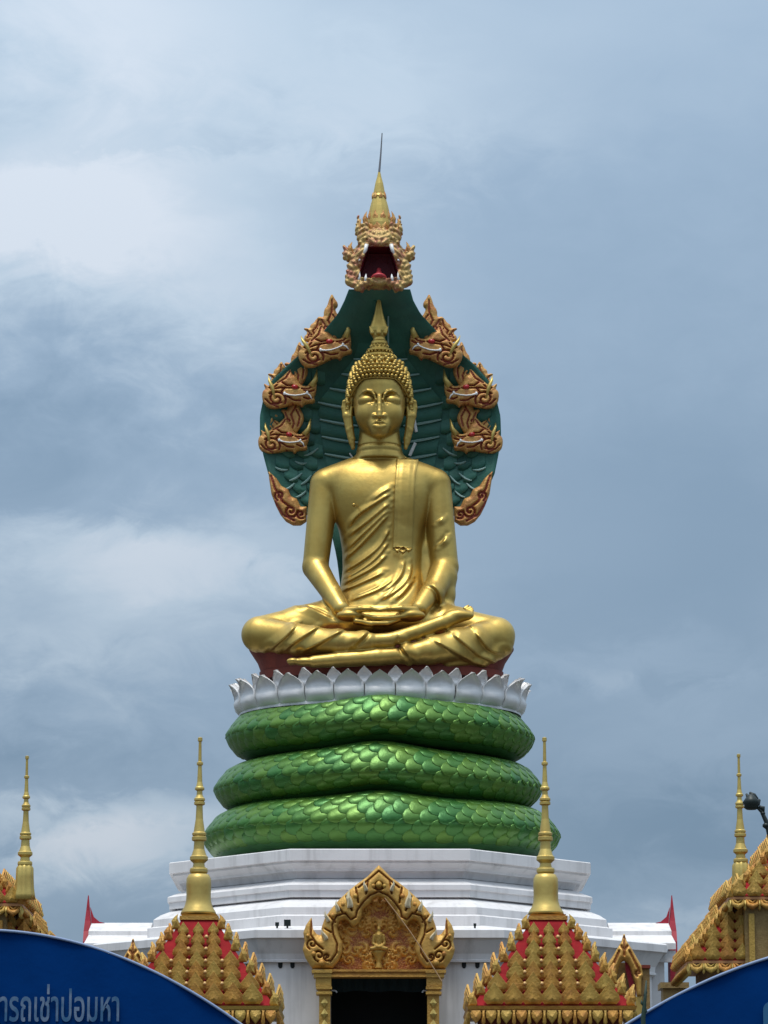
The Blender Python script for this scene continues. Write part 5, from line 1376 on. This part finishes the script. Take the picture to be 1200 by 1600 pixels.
# small gabled niches beside the pavilions
def niche(px, tip, label, curtain):
    YN = 73.0; A = lambda x, y: P(px + x, tip + y, YN)
    r_ = empty('gabled_niche', (A(0, 0)[0], YN, TZ), label, 'shrine', 'small gilt gabled niches')
    out = [(0, 0), (-4, 14), (-10, 24), (-17, 36), (-24, 46), (-30, 58), (-30, 70), (-26, 72), (-26, 100), (-14, 100), (-12, 74), (-9, 56), (-5, 47), (0, 44), (5, 47), (10, 55), (14, 68), (18, 82), (20, 100), (27, 100), (27, 72), (30, 68), (27, 52), (20, 40), (12, 26), (4, 14)]
    po_ = [(A(x, y)[0], A(x, y)[2]) for x, y in out]
    gr_ = [[(A(x, y)[0], A(x, y)[2]) for x, y in q] for q in ([(0, 8), (0, 36)], [(-8, 30), (-14, 44), (-22, 60)], [(8, 30), (15, 44), (23, 60)], sp(-22, 64, 5, 1, 0, 8), sp(22, 64, 5, 1, 2, 8), [(-5, 22), (0, 28), (5, 22)])]
    V, Q, pv = relief([po_], [], gr_, .16, .10, .020, .5, .04); V[:, 1] += YN
    o = add('gable', V, Q, MATS['portal_gold'], r_, True); paint_attr(o, pv)
    a, b = A(-16, 100), A(19, 46)
    MB().box((a[0], YN + .18, a[2]), (b[0], YN + .24, b[2])).obj('back_panel', MATS['storey_gold'], r_)
    if curtain:
        cpt = [(2, 44), (6, 47), (10, 56), (13, 70), (18, 84), (19, 97), (9, 97), (9, 84), (6, 70), (3, 58)]
        V, Fc = prism([(A(x, y)[0], A(x, y)[2]) for x, y in reversed(cpt)], YN + .06, YN + .12); add('curtain', V, Fc, REDG, r_)
    for x0, x1 in ((-27, -15), (18, 28)):
        lo = A(x0, 100.3); hi = A(x1, 100.3); MB().box((lo[0], YN - .05, TZ), (hi[0], YN + .3, lo[2])).obj('post', GOLDP, r_)
    if curtain:
        lo, hi = A(27, 56), A(41, 51); MB().box((lo[0], YN - .06, lo[2]), (hi[0], YN + .25, hi[2])).obj('capital', REDS, r_)
        lo, hi = A(29, 300), A(40, 56); MB().box((lo[0], YN, TZ), (hi[0], YN + .2, hi[2])).obj('side_post', MATS['storey_gold'], r_)
    a, b = A(-15, 101), A(18, 101); MB().box((a[0], YN + .1, TZ), (b[0], YN + .3, a[2])).obj('lower_wall', WHITE, r_)
niche(975, 1457, 'gilt pointed niche with a dark red curtain beside the white wall corner', True)
niche(208, 1464, 'gilt pointed niche tip peeping over the lettered blue canopy', False)
# gilt cap under the crimson gable
p = P(1052, 1537, 78.0); q = MB(); q.box((p[0] - .30, 77.6, p[2] - .12), (p[0] + .30, 78.4, p[2])); q.box((p[0] - .24, 77.7, TZ), (p[0] + .24, 78.3, p[2] - .123))
tag(q.obj('gate_post', MATS['storey_gold']), 'square gilt capped post below the crimson gable', 'post')

# ------------------------------------------------------------------ lamp post at the edge of the frame
YL = 44.0
def Lp(px, py): return P(px, py, YL)
lamp = empty('street_lamp', (Lp(1216, 1500)[0], YL, 0), 'dark ornamental street lamp with curved arm beside the side spire', 'street lamp')
lp = Lp(1216, 1500)
MB().tube([(lp[0], YL, 0), (lp[0], YL, 2.5), (lp[0] - .01, YL, Lp(0, 1345)[2])], [.09, .06, .05], 10).obj('post', LAMPM, lamp, True)
MB().tube([Lp(1216, 1345), Lp(1206, 1310), Lp(1198, 1285), Lp(1190, 1268), Lp(1180, 1258), Lp(1168, 1262)], [.05, .05, .03, .022, .02, .02], 7).obj('arm', LAMPM, lamp, True)
for (x, y, r) in ((1197, 1290, .045), (1192, 1271, .03), (1188, 1262, .028)):
    c = Lp(x, y); V, Fc = lathe([(.005, -r), (r, -r * .3), (r, r * .3), (.005, r)], c, 8); add('knuckle', [(a, b, z + c[2]) for a, b, z in V], Fc, LAMPM, lamp, True)
c = Lp(1174, 1264); z_ = lambda py: Lp(1174, py)[2]
V, Fc = lathe([(.06, z_(1265)), (.09, z_(1262)), (.085, z_(1258)), (.11, z_(1254)), (.075, z_(1248)), (.05, z_(1243)), (.015, z_(1240))], c, 12); add('lamp_head', V, Fc, LAMPM, lamp, True)
for (a, b, cc) in (((1166, 1240), (1170, 1248), (1171, 1258)), ((1171, 1238), (1178, 1243), (1184, 1249)), ((1178, 1262), (1184, 1256), (1187, 1249)), ((1187, 1260), (1192, 1262), (1193, 1270))):
    MB().tube([Lp(*a), Lp(*b), Lp(*cc)], [.012, .03, .015], 6).obj('scroll_leaf', LAMPM, lamp, True)

# ------------------------------------------------------------------ blue arched canopies in front
def canopy(cpx, ytop, k, Y, half, label, depth=3.0):
    sc = P(cpx + 1, 1550, Y)[0] - P(cpx, 1550, Y)[0]; cx = P(cpx, 1550, Y)[0]
    r_ = empty('arched_canopy', (cx, Y, 0), label, 'canopy tent', 'blue arched canopy tents')
    arc_ = [(x, P(cpx, ytop + k * x * x, Y)[2]) for x in np.linspace(-half, half, 81)]
    zb = arc_[0][1] - .02
    nv_ = 14; V = []
    for i, (x, zt) in enumerate(arc_):
        for j in range(nv_ + 1):
            t = j / nv_; z = zt + (zb - zt) * t
            y = Y - .035 * math.sin(math.pi * t) * (1 - (x / half) ** 2) + .006 * math.sin(x * .021 + t * 5) + .004 * math.sin(x * .06 - t * 9)
            V.append((cx + x * sc, y, z))
    a = nv_ + 1
    Fc = [(i * a + j, i * a + j + 1, (i + 1) * a + j + 1, (i + 1) * a + j) for i in range(80) for j in range(nv_)]
    add('end_panel', V, Fc, TENT, r_, True)
    V = []
    for x, zt in arc_:
        for j in range(7): V.append((cx + x * sc, Y + .002 + depth * j / 6, zt - .05 * math.sin(math.pi * (j % 3) / 3)))
    Fc = [(i * 7 + j, (i + 1) * 7 + j, (i + 1) * 7 + j + 1, i * 7 + j + 1) for i in range(80) for j in range(6)]
    add('roof_sheet', V, Fc, TENT, r_, True)
    MB().tube([(cx + x * sc, Y - .004, zt + .002) for x, zt in arc_], .0065, 6).obj('edge_binding', TRIM, r_, True)
    for sx_ in (-1, 1):
        for yy_ in (Y + .03, Y + depth - .03):
            MB().tube([(cx + sx_ * half * sc * .99, yy_, 0), (cx + sx_ * half * sc * .99, yy_, zb + .03)], .025, 10).obj('leg', POLE, r_, True)
    return r_, cx, sc
cl_, cxl, scl = canopy(-30, 1454, .00089, 16.6, 690, 'blue arched canopy tent with worn Thai lettering on its end panel')
cr_, cxr, scr = canopy(1400, 1468, .00075, 15.6, 720, 'blue arched canopy tent without full lettering, dark plant stem before its edge')
def lettering(txt, size, parent, x0, Y, zbase, matl, width=None, shear=0.0):
    cu = bpy.data.curves.new('lettering', 'FONT'); cu.body = txt; cu.size = size; cu.extrude = .002; cu.resolution_u = 3; cu.offset = size * .012
    o = bpy.data.objects.new('lettering_tmp', cu); place(o)
    bpy.context.view_layer.update()
    me = bpy.data.meshes.new_from_object(o.evaluated_get(bpy.context.evaluated_depsgraph_get())); bpy.data.objects.remove(o)
    if not len(me.vertices): return None
    co = np.array([v.co[:] for v in me.vertices]); w = co[:, 0].max() - co[:, 0].min()
    k = (width / w) if width else 1.0
    V = np.stack([(co[:, 0] - co[:, 0].min()) * k + x0, Y - co[:, 2], co[:, 1] + zbase + shear * co[:, 0]], 1)
    fs = [tuple(p.vertices) for p in me.polygons]
    return add('lettering', V, fs, matl, parent)
xa = P(-18, 1590, 16.6)[0]; xe = P(187, 1590, 16.6)[0]
zl = P(0, 1596, 16.6)[2]
lettering('ศ้ารถเช่าปอมหา', .19, cl_, xa, 16.6 - .042, zl, LETT, xe - xa)
xa = P(1191, 1590, 15.6)[0]
lettering('ศ', .19, cr_, xa, 15.6 - .040, P(0, 1606, 15.6)[2], CYAN)

# thin dark plant stake in front of the canopy
Yk = 15.0
MBk = MB(); MBk.tube([P(1004, 1900, Yk), P(1006, 1640, Yk), P(1005, 1590, Yk), P(1008, 1560, Yk), P(1010, 1532, Yk)], [.012, .011, .010, .007, .003], 7)
for (y, s_) in ((1585, 1), (1572, -1), (1556, 1)):
    MBk.tube([P(1006, y, Yk), P(1006 + 3.5 * s_, y - 5, Yk), P(1006 + 4 * s_, y - 10, Yk)], [.004, .006, .001], 5)
stk = MBk
base = P(1004, 1900, Yk); stk.tube([(base[0], Yk, 0), (base[0], Yk, base[2])], .013, 7)
tag(stk.obj('plant_stem', mat('dark_stem_green', (0.012, 0.035, 0.022), .6), None, True), 'thin dark green plant stem rising at the edge of the unlettered blue canopy', 'plant')
print('OBJECTS', len(bpy.data.objects))
